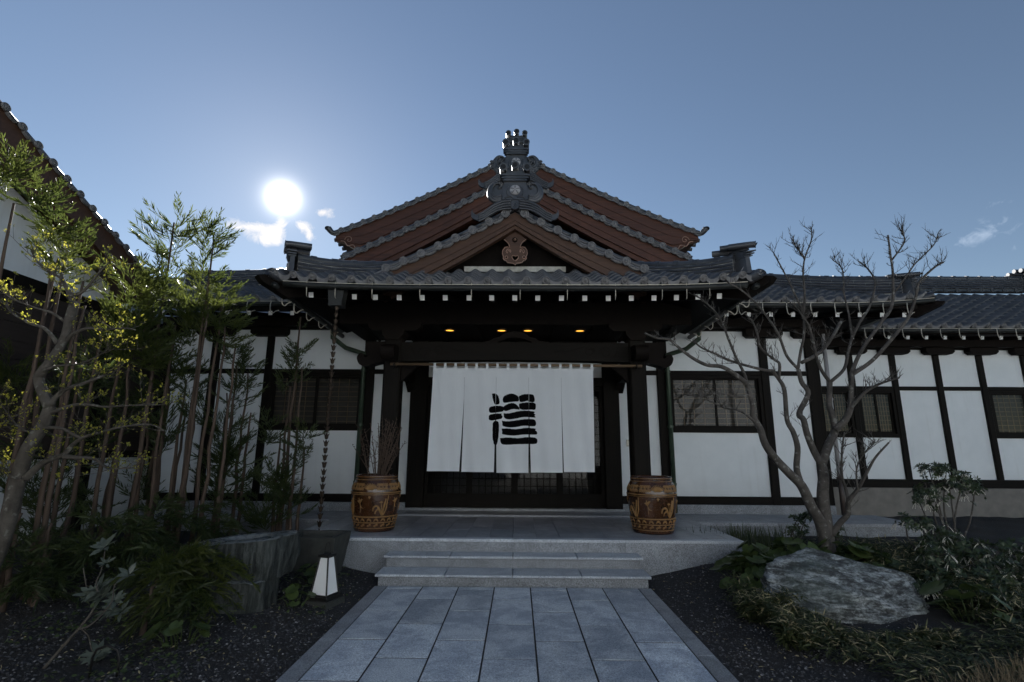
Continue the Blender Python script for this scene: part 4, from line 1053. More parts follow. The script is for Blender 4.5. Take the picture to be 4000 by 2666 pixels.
m = MB(); m.add([(5.5, YE3+.02, ZE3-.055), (16, YE3+.02, ZE3-.055), (16, 13.0, ZE3-.055+2.68*math.tan(SL3)), (5.5, 13.0, ZE3-.055+2.68*math.tan(SL3)), (5.5, 16.5, ZE3-.4), (16, 16.5, ZE3-.4)], [(0, 1, 2, 3), (3, 2, 5, 4)])
ar = put('annex_roof', m.mesh('annex_roof', TM), ann)
tile_field(ar, .30, 6.6, 22, YE3, ZE3, SL3, 12, lambda x, y: x > 6.6+(y-YE3)*.45)
ridge_stack(ar, lambda t: (6.2+6.9*t, 12.85, 5.56), 5, .26, .055, .36, .065, .02, bed='kawara')
for x in np.arange(8.2, 13.0, .30):
    m = MB(); disc_into(m, (0, 0, 0), .05, .03, 12); put('ridge_disc', m.mesh('ridge_disc', TM, fix=False) if x < 8.3 else bpy.data.meshes['ridge_disc'], ar, T(x, 12.68, 5.52))
oni(ar, (13.15, 12.8, 5.55), (0, -1, 0), (1, 0, 0), .95, fins=False, volute=False, crest=False, back=.3)
MB().tube([(13.2, 12.7, 5.55), (14.6, 11.2, 4.6), (15.4, 10.4, 4.1)], .12, 10).build('corner_ridge', TM, ar, smooth=True)
MB().add([(5.6, YE3+.06, 3.88), (15, YE3+.06, 3.88), (15, 11.05, 4.0), (5.6, 11.05, 4.0)], [(0, 1, 2, 3)]).build('soffit', MAT['wood_deep'], ar)
MB().box(6.6, 15, YE3+.04, YE3+.07, 3.85, 3.945).build('fascia', MAT['wood_deep'], ar, fix=False)
for k in range(18): put('rafter', RAFT, ar, T(6.9+.38*k, YE3+.12, 3.79) @ Matrix.Rotation(R(10), 4, 'X') @ Matrix.Diagonal((1, .5, 1, 1)))
gp = [(x, YE3-.03, 3.905) for x in np.linspace(6.7, 14, 5)]
MB().tube(gp, .042, 8).build('gutter', MAT['gutter_copper'], ar, smooth=True); MB().tube([(x, y-.035, z+.034) for x, y, z in gp], .006, 5).build('gutter_lip', MAT['hook_metal'], ar)
for k in range(18): put('gutter_hook', SHOOK, ar, T(7.05+.38*k, YE3-.07, 3.89) @ Matrix.Rotation(R(-75), 4, 'Z'))

# ================================================================== house on the left: gable end faces the court
lft = thing('gable_house', (-9, 4, 0), 'dark boarded house at the left edge with a steep tiled gable verge', 'house')
LX, VX = -6.9, -6.35
slope_l = .431
def lz(y): return 5.58-(y-5.52)*slope_l if y > 2.4 else 5.58+(5.52-2.4)*slope_l-(2.4-y)*slope_l
ys = [-3.5, 2.4, 8.75]
m = MB()
for dz, dx in ((0, 0), (-.10, 0)):
    pass
top = [(y, lz(y)) for y in ys]; m.prism(top+[(y, z-.10) for y, z in top[::-1]], (VX-.06, 0, -.05), (0, 1, 0), (0, 0, 1), (-1, 0, 0), 9)
lr = put('house_roof', m.mesh('house_roof', TM), lft)
m = MB(); m.prism([(y, z-.155) for y, z in top]+[(y, z-.20) for y, z in top[::-1]], (VX-.09, 0, 0), (0, 1, 0), (0, 0, 1), (-1, 0, 0), 8); m.build('soffit', MAT['wood_brown'], lr)
for off, d, x in ((.0, .40, VX-.035), (.012, .53, VX-.088)):
    for a, b in ((2.4, 8.72),):
        pl = [(a, lz(a+.001)-off), (b, lz(b)-off), (b, lz(b)-off-d), (a, lz(a+.001)-off-d)]
        MB().prism(pl, (x, 0, 0), (0, 1, 0), (0, 0, 1), (-1, 0, 0), .05).build('barge_board', MAT['wood_brown'], lr)
VL = verge_mesh(.289)
dn = Vector((0, 1, -slope_l)).normalized(); upn = Vector((0, slope_l, 1)).normalized()
for k in range(-6, 14):
    d = .289*k*.918*1.0; y = 5.52+.265*.918*k*1.0
    put('verge_tile', VL, lr, frame((VX, y, lz(y)+.005), dn*.84, Vector((-1, 0, 0))*.8, upn*.68))
for a in np.arange(2.6, 8.0, .8): MB().tube([(VX-.04, a, lz(a)+.02), (VX-.04, a+.79, lz(a+.79)+.02)], .032, 8).build('verge_cap', TM, lr, smooth=True)
MB().box(LX-.06, LX, -3, 9.9, .2, 1.30).build('plaster_panel', MAT['plaster'], lft, fix=False)
pl = [(-3, 3.80), (8.2, 3.80), (8.2, lz(8.2)-.3), (2.4, lz(2.4)-.3), (-3, lz(-3)-.3)]
MB().prism(pl, (LX-.06, 0, 0), (0, 1, 0), (0, 0, 1), (1, 0, 0), .06).build('gable_plaster', MAT['plaster'], lft)
MB().box(LX-.08, LX+.05, -3, 9.9, 3.64, 3.80).build('rail', MAT['wood_post'], lft, fix=False)
MB().box(LX-.08, LX+.04, -3, 9.9, 1.30, 1.42).build('rail', MAT['wood_post'], lft, fix=False)
for k in range(9): MB().box(LX-.07, LX+.012+.006*(k % 2), -3, 9.9, 1.42+k*.2467, 1.42+(k+1)*.2467-.008).build('siding_board', MAT['board_dark'], lft, fix=False)
for y in (-.5, 2.3, 5.1, 8.3): MB().box(LX-.08, LX+.06, y-.07, y+.07, .2, 3.64).build('post', MAT['wood_post'], lft, fix=False)
MB().box(LX-.2, LX+.05, -3, 9.9, -.1, .2).build('foundation', MAT['concrete'], lft, fix=False)
m = MB(); m.box(LX-6, LX-.09, -3, 9.9, 0, 3.78); m.prism([(-3, 3.9), (8.3, 3.9), (8.3, lz(8.3)-.35), (2.4, lz(2.4)-.35), (-3, lz(-3)-.35)], (LX-6, 0, 0), (0, 1, 0), (0, 0, 1), (1, 0, 0), 5.9); m.build('inner_core', MAT['interior'], lft)

# ================================================================== added house behind the camera, bounces sunlight onto the facade, seen in the glass
opp = thing('light_bounce_house', (0, -7.2, 0), 'added tall white walled house behind the camera, bouncing sunlight onto the facade', 'house')
MB().box(-17, 17, -11.5, -7.2, 0, 6.4).build('wall', MAT['plaster'], opp, fix=False)
MB().prism([(-6.7, 6.4), (-9.6, 8.0), (-12.4, 6.4), (-12.4, 6.25), (-9.6, 7.85), (-6.7, 6.25)], (-18, 0, 0), (0, 1, 0), (0, 0, 1), (1, 0, 0), 36).build('roof', TM, opp)
for k in range(9):
    x = -14.4+k*3.6; MB().box(x-.09, x+.09, -7.2, -7.17, 0, 6.4).build('post', MAT['wood_post'], opp, fix=False)
    if k % 2: MB().box(x+.5, x+2.4, -7.2, -7.185, 1.1, 2.3).build('window', MAT['shoji_dim'], opp, fix=False)

# ================================================================== entrance curtain
NY = 7.72
def n4(px, py): p = at(1550+px/2.412, 1350+py/2.412, NY-.02); return (p.x, p.z)
rod = MB().tube([(-1.96, NY+.015, 2.752), (1.885, NY+.015, 2.738)], .021, 10)
for x in (-1.86, -.6, .7, 1.80): rod.tube([(x-.008, NY+.015, 2.752-.0036*(x+1.96)), (x+.008, NY+.015, 2.752-.0036*(x+1.96))], .0245, 10)
ro = thing('curtain_pole', (-.04, NY, 2.74), 'brown wooden pole carrying the white entrance curtain', 'pole')
rod.build('pole', MAT['wood_pole'], ro, smooth=True)
for x in (-1.90, 1.80): MB().tube([(x, NY+.16, 2.73), (x, NY+.015, 2.70), (x, NY-.02, 2.725), (x, NY+.0, 2.76)], .011, 6).build('bracket', MAT['iron'], ro, smooth=True)
nor = thing('entrance_curtain', (-.08, NY, 1.17), 'white five panel entrance curtain with bold black brush lettering', 'curtain')
def cy(x, z):
    d = max(0, 2.69-z)/1.5
    return NY - .012 + .012*d*math.sin(x*7.3+1.0) + .012*d*d*math.sin(x*17+z*1.5) - .012*d + .006*(d+.3)*math.sin(x*29+2+z*2.2)
tops = [343, 640, 938, 1243, 1548, 1850]; bots = [(285, 588), (607, 915), (938, 1240), (1263, 1563), (1574, 1866)]
ztop, zbot = n4(1090, 217)[1], n4(1090, 1190)[1]
for k in range(5):
    m = MB(); nx_, nz_ = 14, 30; split = .30
    zb = zbot - (.016 if k == 2 else .008 if k in (1, 3) else 0)
    for j in range(nz_+1):
        f = j/nz_; z = ztop+(zb-ztop)*f; g = max(0, (f-split)/(1-split)) if True else 0
        xl0, xr0 = n4(tops[k], 217)[0], n4(tops[k+1], 217)[0]; xlb, xrb = n4(bots[k][0], 1190)[0], n4(bots[k][1], 1190)[0]
        e0, e1 = (f if k == 0 else g), (f if k == 4 else g)
        x0, x1 = xl0+(xlb-xl0)*e0+.001, xr0+(xrb-xr0)*e1-.001
        for i in range(nx_+1):
            x = x0+(x1-x0)*i/nx_; m.v.append((x, cy(x, z), z))
    for j in range(nz_):
        for i in range(nx_):
            a = j*(nx_+1)+i; m.f.append((a, a+1, a+nx_+2, a+nx_+1)); m.m.append(0)
    cp_ = m.build('cloth_panel', MAT['cloth'], nor, smooth=True, fix=False)
    mm = MB(); row = [m.v[nz_*(nx_+1)+i] for i in range(nx_+1)]
    mm.strip([(x, y-.0025, z) for x, y, z in row], [(x, y-.0025, z+.035) for x, y, z in row]).strip([(x, y-.0025, z) for x, y, z in row], [(x, y+.002, z) for x, y, z in row]); mm.build('hem', MAT['cloth'], cp_, fix=False)
for k in range(16):
    x = n4(356+(1838-356)*k/15, 200)[0]; zt = 2.752-.0036*(x+1.96)
    m = MB(); a, b = x-.0195, x+.0195
    lp = [(NY-.016, ztop-.03), (NY-.012, zt-.02), (NY-.008, zt+.012), (NY+.015, zt+.026), (NY+.038, zt+.012), (NY+.036, zt-.02), (NY+.006, ztop-.03)]
    m.strip([(a, y, z) for y, z in lp], [(b, y, z) for y, z in lp]); m.build('hanging_loop', MAT['cloth'], nor, smooth=True, fix=False)
STROKES = [
 [(897,455),(925,453),(950,470),(966,510),(968,545),(955,557),(925,555),(912,530),(903,495)],
 [(868,600),(880,580),(930,570),(985,572),(1005,585),(1003,620),(960,630),(890,636),(870,622)],
 [(866,680),(875,655),(930,643),(990,645),(985,655),(996,668),(988,690),(960,697),(900,708),(870,700)],
 [(905,730),(925,712),(955,720),(963,760),(960,840),(950,910),(938,937),(916,932),(909,900),(903,880),(902,800)],
 [(997,510),(1010,480),(1050,460),(1090,455),(1130,470),(1147,490),(1148,525),(1110,530),(1060,535),(1010,540)],
 [(1150,480),(1190,462),(1250,460),(1290,470),(1297,530),(1250,532),(1230,522),(1200,530),(1160,530)],
 [(1002,580),(1040,555),(1090,543),(1130,560),(1157,595),(1150,605),(1090,600),(1035,618),(1005,610)],
 [(1153,550),(1200,540),(1300,543),(1305,603),(1260,605),(1190,607),(1155,590)],
 [(1007,640),(1060,640),(1150,620),(1220,615),(1298,625),(1292,640),(1306,652),(1298,664),(1303,680),(1200,675),(1120,690),(1050,697),(1012,680)],
 [(990,705),(1000,712),(1060,715),(1150,703),(1220,695),(1300,702),(1303,760),(1200,757),(1120,770),(1050,772),(1000,758),(995,735)],
 [(988,785),(1050,783),(1120,790),(1220,778),(1308,785),(1304,798),(1319,812),(1314,840),(1200,840),(1100,850),(1000,838),(994,815)],
 [(972,875),(1050,868),(1140,875),(1230,865),(1315,875),(1316,925),(1230,930),(1130,932),(1030,937),(985,925)]]
def clip(poly, x, keep_left):
    out = []; k = len(poly)
    for i in range(k):
        a, b = poly[i], poly[(i+1) % k]; ia = (a[0] <= x) == keep_left; ib = (b[0] <= x) == keep_left
        if ia: out.append(a)
        if ia != ib: t = (x-a[0])/(b[0]-a[0]); out.append((x, a[1]+(b[1]-a[1])*t))
    return out
for st in STROKES:
    P2 = [(x+.9*math.sin(i*2.3), y+.9*math.cos(i*3.1)) for i, (x, y) in enumerate(spline(st+[st[0]], 4)[:-1])]
    pieces = [P2]
    for sx in (933, 1244):
        nxt = []
        for p in pieces:
            xs_ = [q[0] for q in p]
            if min(xs_) < sx < max(xs_): nxt += [clip(p, sx-2.2, True), clip(p, sx+2.2, False)]
            else: nxt.append(p)
        pieces = nxt
    for p in pieces:
        if len(p) < 3: continue
        b = bmesh.new(); vs = [b.verts.new((n4(*q)[0], 0, n4(*q)[1])) for q in p]
        es = [b.edges.new((vs[i], vs[(i+1) % len(vs)])) for i in range(len(vs))]
        bmesh.ops.triangle_fill(b, use_beauty=True, use_dissolve=False, edges=es)
        bmesh.ops.subdivide_edges(b, edges=b.edges[:], cuts=2, use_grid_fill=True)
        for v in b.verts: v.co.y = cy(v.co.x, v.co.z)-.0045
        me = bpy.data.meshes.new('brush_stroke'); b.to_mesh(me); b.free(); me.materials.append(MAT['black_ink']); put('brush_stroke', me, nor)

# ================================================================== glazed jars
def jar(x, y, label, twigs):
    j = thing('glazed_jar', (x, y, ZF), label, 'jar', 'pair of glazed jars on the porch')
    prof = [(.285, .0), (.300, .03), (.298, .07), (.312, .12), (.330, .25), (.350, .40), (.362, .50), (.364, .56), (.355, .62), (.335, .68), (.312, .725), (.300, .745), (.296, .755), (.305, .768), (.306, .790), (.295, .802), (.275, .800), (.262, .785), (.262, .74), (.25, .66)]; JS = .915; prof = [(r_*JS, z_*JS) for r_, z_ in prof]
    def rad(z): return float(np.interp(z, [p[1] for p in prof[:15]], [p[0] for p in prof[:15]]))
    MB().lathe(prof, 48, (x, y, ZF)).build('body', MAT['pot_glaze'], j, smooth=True)
    def S(a, z, d=.003): z = z*JS; r = rad(z)+d; return (x+r*math.sin(a), y-r*math.cos(a), ZF+z)
    for z, r in ((.775, .003), (.735, .004), (.553, .007), (.528, .004), (.215, .009), (.135, .006), (.055, .005)):
        MB().tube([S(2*math.pi*k/48, z) for k in range(48)]+[S(0, z)], r, 6, cap=False).build('raised_band', MAT['pot_ochre'], j, smooth=True)
    orn = MB()
    def stroke(pts, w): orn.tube([S(a, z, -.001) for a, z in pts], [x*.92 for x in w] if hasattr(w, '__len__') else w*.92, 5)
    def spiral(a0, z0, r, d, turns=1.4, n=14, w=.006):
        stroke([(a0+d*r/.35*(1-.75*k/n)*math.cos(turns*2*math.pi*k/n), z0+r*(1-.75*k/n)*math.sin(turns*2*math.pi*k/n)) for k in range(n+1)], w)
    for q in range(4):
        ca = q*math.pi/2
        for k in range(-5, 6):          # palmette in the shoulder frieze
            t = k/5*1.35; stroke([(ca+.03*math.sin(t)/.35, .595), (ca+.07*math.sin(t)/.35, .61+.05*math.cos(t)), (ca+.105*math.sin(t)/.35, .615+.075*math.cos(t))], [.006, .010, .006])
        for k in range(1, 4):           # fretted scrolls between
            for d in (-1, 1):
                b = ca+d*(.36+.155*(k-1)); spiral(b-.04, .665, .020, 1, w=.006); spiral(b+.04, .665, .020, -1, w=.006); spiral(b-.04, .605, .020, 1, w=.006); spiral(b+.04, .605, .020, -1, w=.006)
                stroke([(b, .60), (b, .67)], .006); stroke([(b-.06, .635), (b+.06, .635)], .005)
        # plant spray with curling leaves
        a = ca+.55
        for pts, w in (([(0, .235), (-.10, .30), (-.22, .37), (-.36, .355), (-.40, .30)], .018), ([(0, .235), (-.06, .29), (-.16, .325), (-.27, .30), (-.30, .26)], .014), ([(0, .235), (-.02, .32), (-.07, .41)], .007),
                       ([(.02, .235), (.05, .33), (.10, .42), (.12, .47), (.09, .455)], .014), ([(.05, .235), (.16, .32), (.19, .42), (.22, .50), (.20, .51)], .012)):
            pp = spline([(a+u, z) for u, z in pts], 4); stroke(pp, [w*(1-.75*abs(i/len(pp)-.35)) for i in range(len(pp))])
        for k in range(6): stroke([(a-.07, .41), (a-.07+.07*math.cos(.5+k*.42), .415+.022*math.sin(.5+k*.42))], [.004, .010])
        # bird
        b = ca-.42
        stroke([(b, .40), (b-.02, .44), (b-.05, .48)], [.012, .014, .004]); stroke([(b, .42), (b+.08, .46), (b+.12, .465)], [.016, .016, .004]); stroke([(b, .41), (b-.10, .44), (b-.13, .43)], [.014, .012, .004])
        stroke([(b, .40), (b+.06, .345), (b+.17, .335)], [.008, .006, .003]); stroke([(b, .40), (b+.02, .30), (b+.0, .27)], [.006, .005, .002])
        stroke([(ca-.04, .505), (ca, .48), (ca+.04, .505)], .012); stroke([(ca, .51), (ca, .47)], .010)
        for k in range(5):              # scallops and running scroll near the foot
            c0 = ca+(k-2)*.314
            stroke([(c0-.10, .152), (c0-.05, .178), (c0, .186), (c0+.05, .178), (c0+.10, .152)], [.006, .014, .018, .014, .006])
            spiral(c0-.05, .088, .018, 1, w=.0045); spiral(c0+.05, .104, .018, -1, w=.0045)
    tag(orn.build('painted_ornament', MAT['pot_ochre'], j, smooth=True), kind='stuff')
    MB().lathe([(.236, .0), (.02, .02)], 24, (x, y, ZF+.64)).build('soil', MAT['soil'], j)
    return j
jar(-1.965, 7.37, 'brown glazed jar with ochre ornament holding bare budding branches', True)
jar(1.845, 7.37, 'empty brown glazed jar with ochre ornament at the right post', False)
tw = thing('budding_branches', (-1.965, 7.37, 1.03), 'bundle of thin bare budding branches standing in the left jar', 'branches')
for k in range(34):
    m = MB(); a = rnd.uniform(0, 2*math.pi); r0 = rnd.uniform(0, .14); r1 = r0+rnd.uniform(.05, .30) if k > 6 else rnd.uniform(.34, .5)
    h = rnd.uniform(.35, .78); p0 = Vector((-1.965+r0*math.cos(a), 7.37+r0*math.sin(a), 1.03)); p1 = Vector((-1.965+r1*math.cos(a), 7.37+r1*math.sin(a), 1.12+h))
    mid = p0.lerp(p1, .5)+Vector((rnd.uniform(-.04, .04), rnd.uniform(-.04, .04), .05))
    pts = spline([p0, mid, p1], 5); m.tube(pts, [.0055*(1-.6*i/len(pts)) for i in range(len(pts))], 4)
    for i in range(3, len(pts)):
        for _ in range(2):
            p = Vector(pts[i]); d = Vector((rnd.uniform(-1, 1), rnd.uniform(-1, 1), rnd.uniform(.2, 1))).normalized()
            if rnd.random() < .35: m.tube([p, p+d*rnd.uniform(.04, .12)], [.003, .0018], 4)
            q = p+d*.008; m.tube([q, q+d*.012], [.006, .002], 4)
    m.build('branch', MAT['twig'], tw, smooth=True)

# ================================================================== rain chain, trough, lantern, basin, boulder
rc = thing('rain_chain', (-2.43, 6.58, .5), 'dark metal rain chain of tulip cups hanging from the porch gutter', 'rain chain')
CXY = (-2.43, 6.58)
m = MB(); m.prism([(-.085, 0), (.085, 0), (.115, .26), (-.115, .26)], (CXY[0], CXY[1]-.08, 3.36), (1, 0, 0), (0, 0, 1), (0, 1, 0), .16); m.build('hopper', MAT['gutter_copper'], rc)
MB().box(CXY[0]-.09, CXY[0]+.09, CXY[1]-.085, CXY[1]+.085, 3.335, 3.362).build('hopper_foot', MAT['gutter_copper'], rc, fix=False)
cup = MB(); n = 12
prof = [(.008, -.032), (.017, -.027), (.022, -.008), (.026, .014), (.029, .024)]
cup.lathe(prof, n, cap=False)
for j in range(6):
    t = 2*math.pi*j/6; p = Vector((.029*math.cos(t), .029*math.sin(t), .024)); o = Vector((math.cos(t), math.sin(t), 0)); sd = Vector((-math.sin(t), math.cos(t), 0))
    cup.add([p-sd*.014, p+sd*.014, p+o*.009+Vector((0, 0, .022))], [(0, 1, 2)])
CUP = cup.mesh('cup', MAT['bronze'], fix=False, smooth=True)
lk = MB()
for q in (0, 1):
    pts = [(.008*math.cos(t)*(1-q), .008*math.cos(t)*q, -.040+.016*math.sin(t)-.018*q) for t in np.linspace(0, 2*math.pi, 11)]; lk.tube(pts, .0028, 5, cap=False)
LINK = lk.mesh('link', MAT['bronze'], smooth=True)
z = 3.30
while z > .56:
    c_ = put('cup', CUP, rc, T(CXY[0], CXY[1], z) @ Matrix.Rotation(rnd.uniform(0, 6), 4, 'Z')); put('link', LINK, c_, T(CXY[0], CXY[1], z-.012)); z -= .088
tr = thing('stone_trough', (-2.3, 6.3, 0), 'dark mossy square stone trough beneath the rain chain', 'trough')
m = MB(); tx, ty = -2.36, 6.33
def rect(hx, hy, z): return [(tx-hx, ty-hy, z), (tx+hx, ty-hy, z), (tx+hx, ty+hy, z), (tx-hx, ty+hy, z)]
m.add(rect(.25, .22, .02)+rect(.315, .285, .50)+rect(.255, .225, .50)+rect(.235, .205, .40), [(3, 2, 1, 0)]+[(i+a, i+(a+1) % 4 if True else 0, i+4+(a+1) % 4, i+4+a) for i in (0, 4, 8) for a in range(4)]+[(12, 13, 14, 15)])
me = m.mesh('bowl', MAT['stone_dark']); b = bmesh.new(); b.from_mesh(me); bmesh.ops.subdivide_edges(b, edges=b.edges[:], cuts=4, use_grid_fill=True)
for v in b.verts: v.co += Vector((rnd.uniform(-.006, .006), rnd.uniform(-.006, .006), rnd.uniform(-.005, .005)))
b.to_mesh(me); b.free(); put('bowl', me, tr)
MB().box(tx-.232, tx+.232, ty-.202, ty+.202, .38, .43).build('pebble_fill', MAT['soil'], tr, fix=False)

ln = thing('garden_lantern', (-1.90, 5.46, .02), 'white tapered paper lantern in a black frame beside the path', 'lantern')
ML = T(-1.905, 5.44, .03) @ Matrix.Rotation(R(-18), 4, 'Z')
B0, B1, LH0, LH1 = .092, .048, .05, .40
MB().box(-.14, .14, -.14, .14, -.05, .012).build('plinth', MAT['stone_dark'], ln, M=ML, fix=False)
MB().box(-.118, .118, -.118, .118, .012, .048).build('base', MAT['iron'], ln, M=ML, fix=False)
for q in range(4):
    Mq = ML @ Matrix.Rotation(q*math.pi/2, 4, 'Z')
    MB().add([(-B0, -B0, LH0), (B0, -B0, LH0), (B1, -B1, LH1), (-B1, -B1, LH1)], [(0, 1, 2, 3)]).build('paper_panel', MAT['lantern_paper'], ln, M=Mq, fix=False)
    MB().tube([(-B0, -B0, LH0), (-B1, -B1, LH1)], .0105, 4).build('corner_strut', MAT['iron'], ln, M=Mq)
    MB().box(-B0, B0, -B0-.006, -B0+.006, LH0-.004, LH0+.012).build('bottom_rail', MAT['iron'], ln, M=Mq, fix=False)
MB().box(-B1-.014, B1+.014, -B1-.014, B1+.014, LH1-.004, LH1+.022).build('cap', MAT['iron'], ln, M=ML, fix=False)
MB().tube([(.032*math.cos(t), 0, LH1+.03+.10*math.sin(t)**.7 if math.sin(t) > 0 else LH1+.02) for t in np.linspace(0, math.pi, 15)], .0045, 6).build('handle', MAT['iron'], ln, M=ML, smooth=True)

def rock(name, mat, parent, c, r, fn, nu=56, nv=34, M=I4):
    V = []
    for j in range(nv+1):
        ph = math.pi*j/nv
        for i in range(nu):
            th = 2*math.pi*i/nu; d = Vector((math.sin(ph)*math.cos(th), math.sin(ph)*math.sin(th), math.cos(ph)))
            V.append(Vector(c)+fn(d, Vector(r)))
    q = [(j*nu+i, j*nu+(i+1) % nu, (j+1)*nu+(i+1) % nu, (j+1)*nu+i) for j in range(nv) for i in range(nu)]
    me = fast_mesh(name, [tuple(v) for v in V], quads=[x[::-1] for x in q], mats=[mat], smooth=True)
    return put(name, me, parent, M)
from mathutils import noise as mnoise
def rough(d, r, amp, sc, p=1.0, seed=0, strat=0):
    q = Vector((d.x*r.x, d.y*r.y, d.z*r.z))
    k = 1+amp*mnoise.fractal(q*sc+Vector((seed, seed, 0)), 1.0, 2.1, 5)
    if strat: k += strat*mnoise.noise(Vector((q.x*1.2, q.y*1.2, q.z*9+q.x*2.2+seed)))
    return Vector((math.copysign(abs(d.x)**p, d.x)*r.x, math.copysign(abs(d.y)**p, d.y)*r.y, math.copysign(abs(d.z)**p, d.z)*r.z))*k
bo = thing('garden_boulder', (3.15, 5.35, 0), 'large grey green layered boulder among low plants right of the path', 'boulder')
_rp = random.Random(12); PL = []
for _ in range(26):
    n_ = Vector((_rp.gauss(0, 1), _rp.gauss(0, 1), _rp.gauss(.25, .8))).normalized(); PL.append((n_, _rp.uniform(.74, .93)))
def bfn(d, r):
    p = .80; u = Vector((math.copysign(abs(d.x)**p, d.x), math.copysign(abs(d.y)**p, d.y), math.copysign(abs(d.z)**p, d.z)))
    u *= 1+.10*mnoise.fractal(u*1.7+Vector((4, 1, 2)), 1, 2, 3)
    for n_, dd in PL:                       # broken facets
        e = u.dot(n_)-dd
        if e > 0: u -= n_*e*.85
    q = Vector((u.x*r.x, u.y*r.y, u.z*r.z)); lay = q.z*1.0+q.x*.30+q.y*.15+.05*mnoise.fractal(q*3, 1, 2, 3)
    k = 1+.045*(abs(mnoise.noise(Vector((q.x*1.5, q.y*1.5, lay*11))))-.25)*2+.030*(abs(mnoise.fractal(q*7, 1, 2.1, 4))-.2)
    v = q*k; t = v.x/r.x
    if v.z > 0: v.z += .06*math.exp(-((t+.30)/.45)**2)+.02*max(0, t)
    return v
rock('rock', MAT['boulder'], bo, (3.14, 5.42, .03), (.94, .62, .455), bfn, 150, 84)

material('slate_sky_top', plain((.13, .14, .14), .28, .35, 14, bs=.15, bsc=60))  # paler slate for the basin top: sky reflection put into the colour
bs = thing('stone_basin', (-2.62, 5.25, 0), 'natural slate stone water basin on a stone pedestal left of the path', 'basin')
def column_rock(name, c, outline, z0, z1, mat, hollow=None, seed=0, tilt=0):
    """upright stone: outline polar radius function r(theta), flat-ish top with optional oval bowl"""
    nu, nv = 72, 16; V = []; Q = []
    def ring(sc, z, jit=1.0):
        s = len(V)
        for i in range(nu):
            t = 2*math.pi*i/nu; rr = outline(t)*sc
            k = 1+jit*(.13*mnoise.fractal(Vector((math.cos(t)*2+seed, math.sin(t)*2, z*2.5)), 1, 2, 5)+.035*mnoise.noise(Vector((math.cos(t)*11, math.sin(t)*11, seed+z*7))))
            V.append((c[0]+rr*k*math.cos(t), c[1]+rr*k*math.sin(t), z+tilt*rr*math.cos(t)+(.012*mnoise.noise(Vector((math.cos(t)*4, math.sin(t)*4, z+seed))))))
        return s
    rs = [ring(.96+.04*math.sin(math.pi*j/nv), z0+(z1-z0)*j/nv) for j in range(nv+1)]
    rs.append(ring(.965, z1+.012)); rs.append(ring(.80, z1+.016))
    if hollow:
        hx, hy, rx, ry, dep = hollow
        for f, dz in ((1.12, .018), (1.0, .006), (.93, -dep*.7), (.6, -dep), (.05, -dep)):
            s = len(V)
            for i in range(nu):
                t = 2*math.pi*i/nu; V.append((c[0]+hx+rx*f*math.cos(t), c[1]+hy+ry*f*math.sin(t), z1+dz+tilt*(hx+rx*f*math.cos(t))))
            rs.append(s)
    else: rs.append(ring(.02, z1+.02))
    for a, b_ in zip(rs, rs[1:]):
        for i in range(nu): Q.append((a+i, a+(i+1) % nu, b_+(i+1) % nu, b_+i))
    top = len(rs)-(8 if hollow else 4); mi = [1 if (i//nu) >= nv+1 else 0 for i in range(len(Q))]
    return put(name, fast_mesh(name, V, quads=Q, mats=[mat, MAT['slate_sky_top']], smooth=True, mi=mi), bs)
def sup(rx, ry, p=2.6): return lambda t: (abs(math.cos(t)/rx)**p+abs(math.sin(t)/ry)**p)**(-1/p)
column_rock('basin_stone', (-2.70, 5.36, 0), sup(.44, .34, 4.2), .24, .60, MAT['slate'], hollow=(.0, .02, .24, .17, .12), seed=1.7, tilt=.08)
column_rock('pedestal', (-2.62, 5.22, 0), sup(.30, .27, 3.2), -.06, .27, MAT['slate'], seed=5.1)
MB().lathe([(.235, 0), (.01, .001)], 32, (0, 0, 0), sy=.72).build('water', MAT['water'], bs, M=T(-2.70, 5.38, .545))
hp = MB().tube([(-2.80, 3.70, -.02), (-2.80, 3.70, .13), (-2.78, 3.70, .18), (-2.71, 3.70, .205), (-2.64, 3.70, .18), (-2.62, 3.70, .13), (-2.62, 3.70, -.02)], .009, 6)
tag(hp.build('wire_hoop', MAT['iron'], smooth=True), 'small black wire garden hoop at the bottom left', 'hoop')
# ================================================================== plants
def q6(x, y): return (2500+x/1.569, 850+y/1.569)
def q7(x, y): return (2500+x/1.4707, 1600+y/1.4707)
def t5(x, y): return (x/1.568, 1200+y/1.568)
def t4(x, y): return (x/1.651, 350+y/1.651)
def l3(x, y): return (x/1.5687, 1700+y/1.5687)
def gz0(x, y): return float(ground_z(x, y))
def unit(a): return a/np.maximum(1e-9, np.linalg.norm(a, axis=-1, keepdims=True))

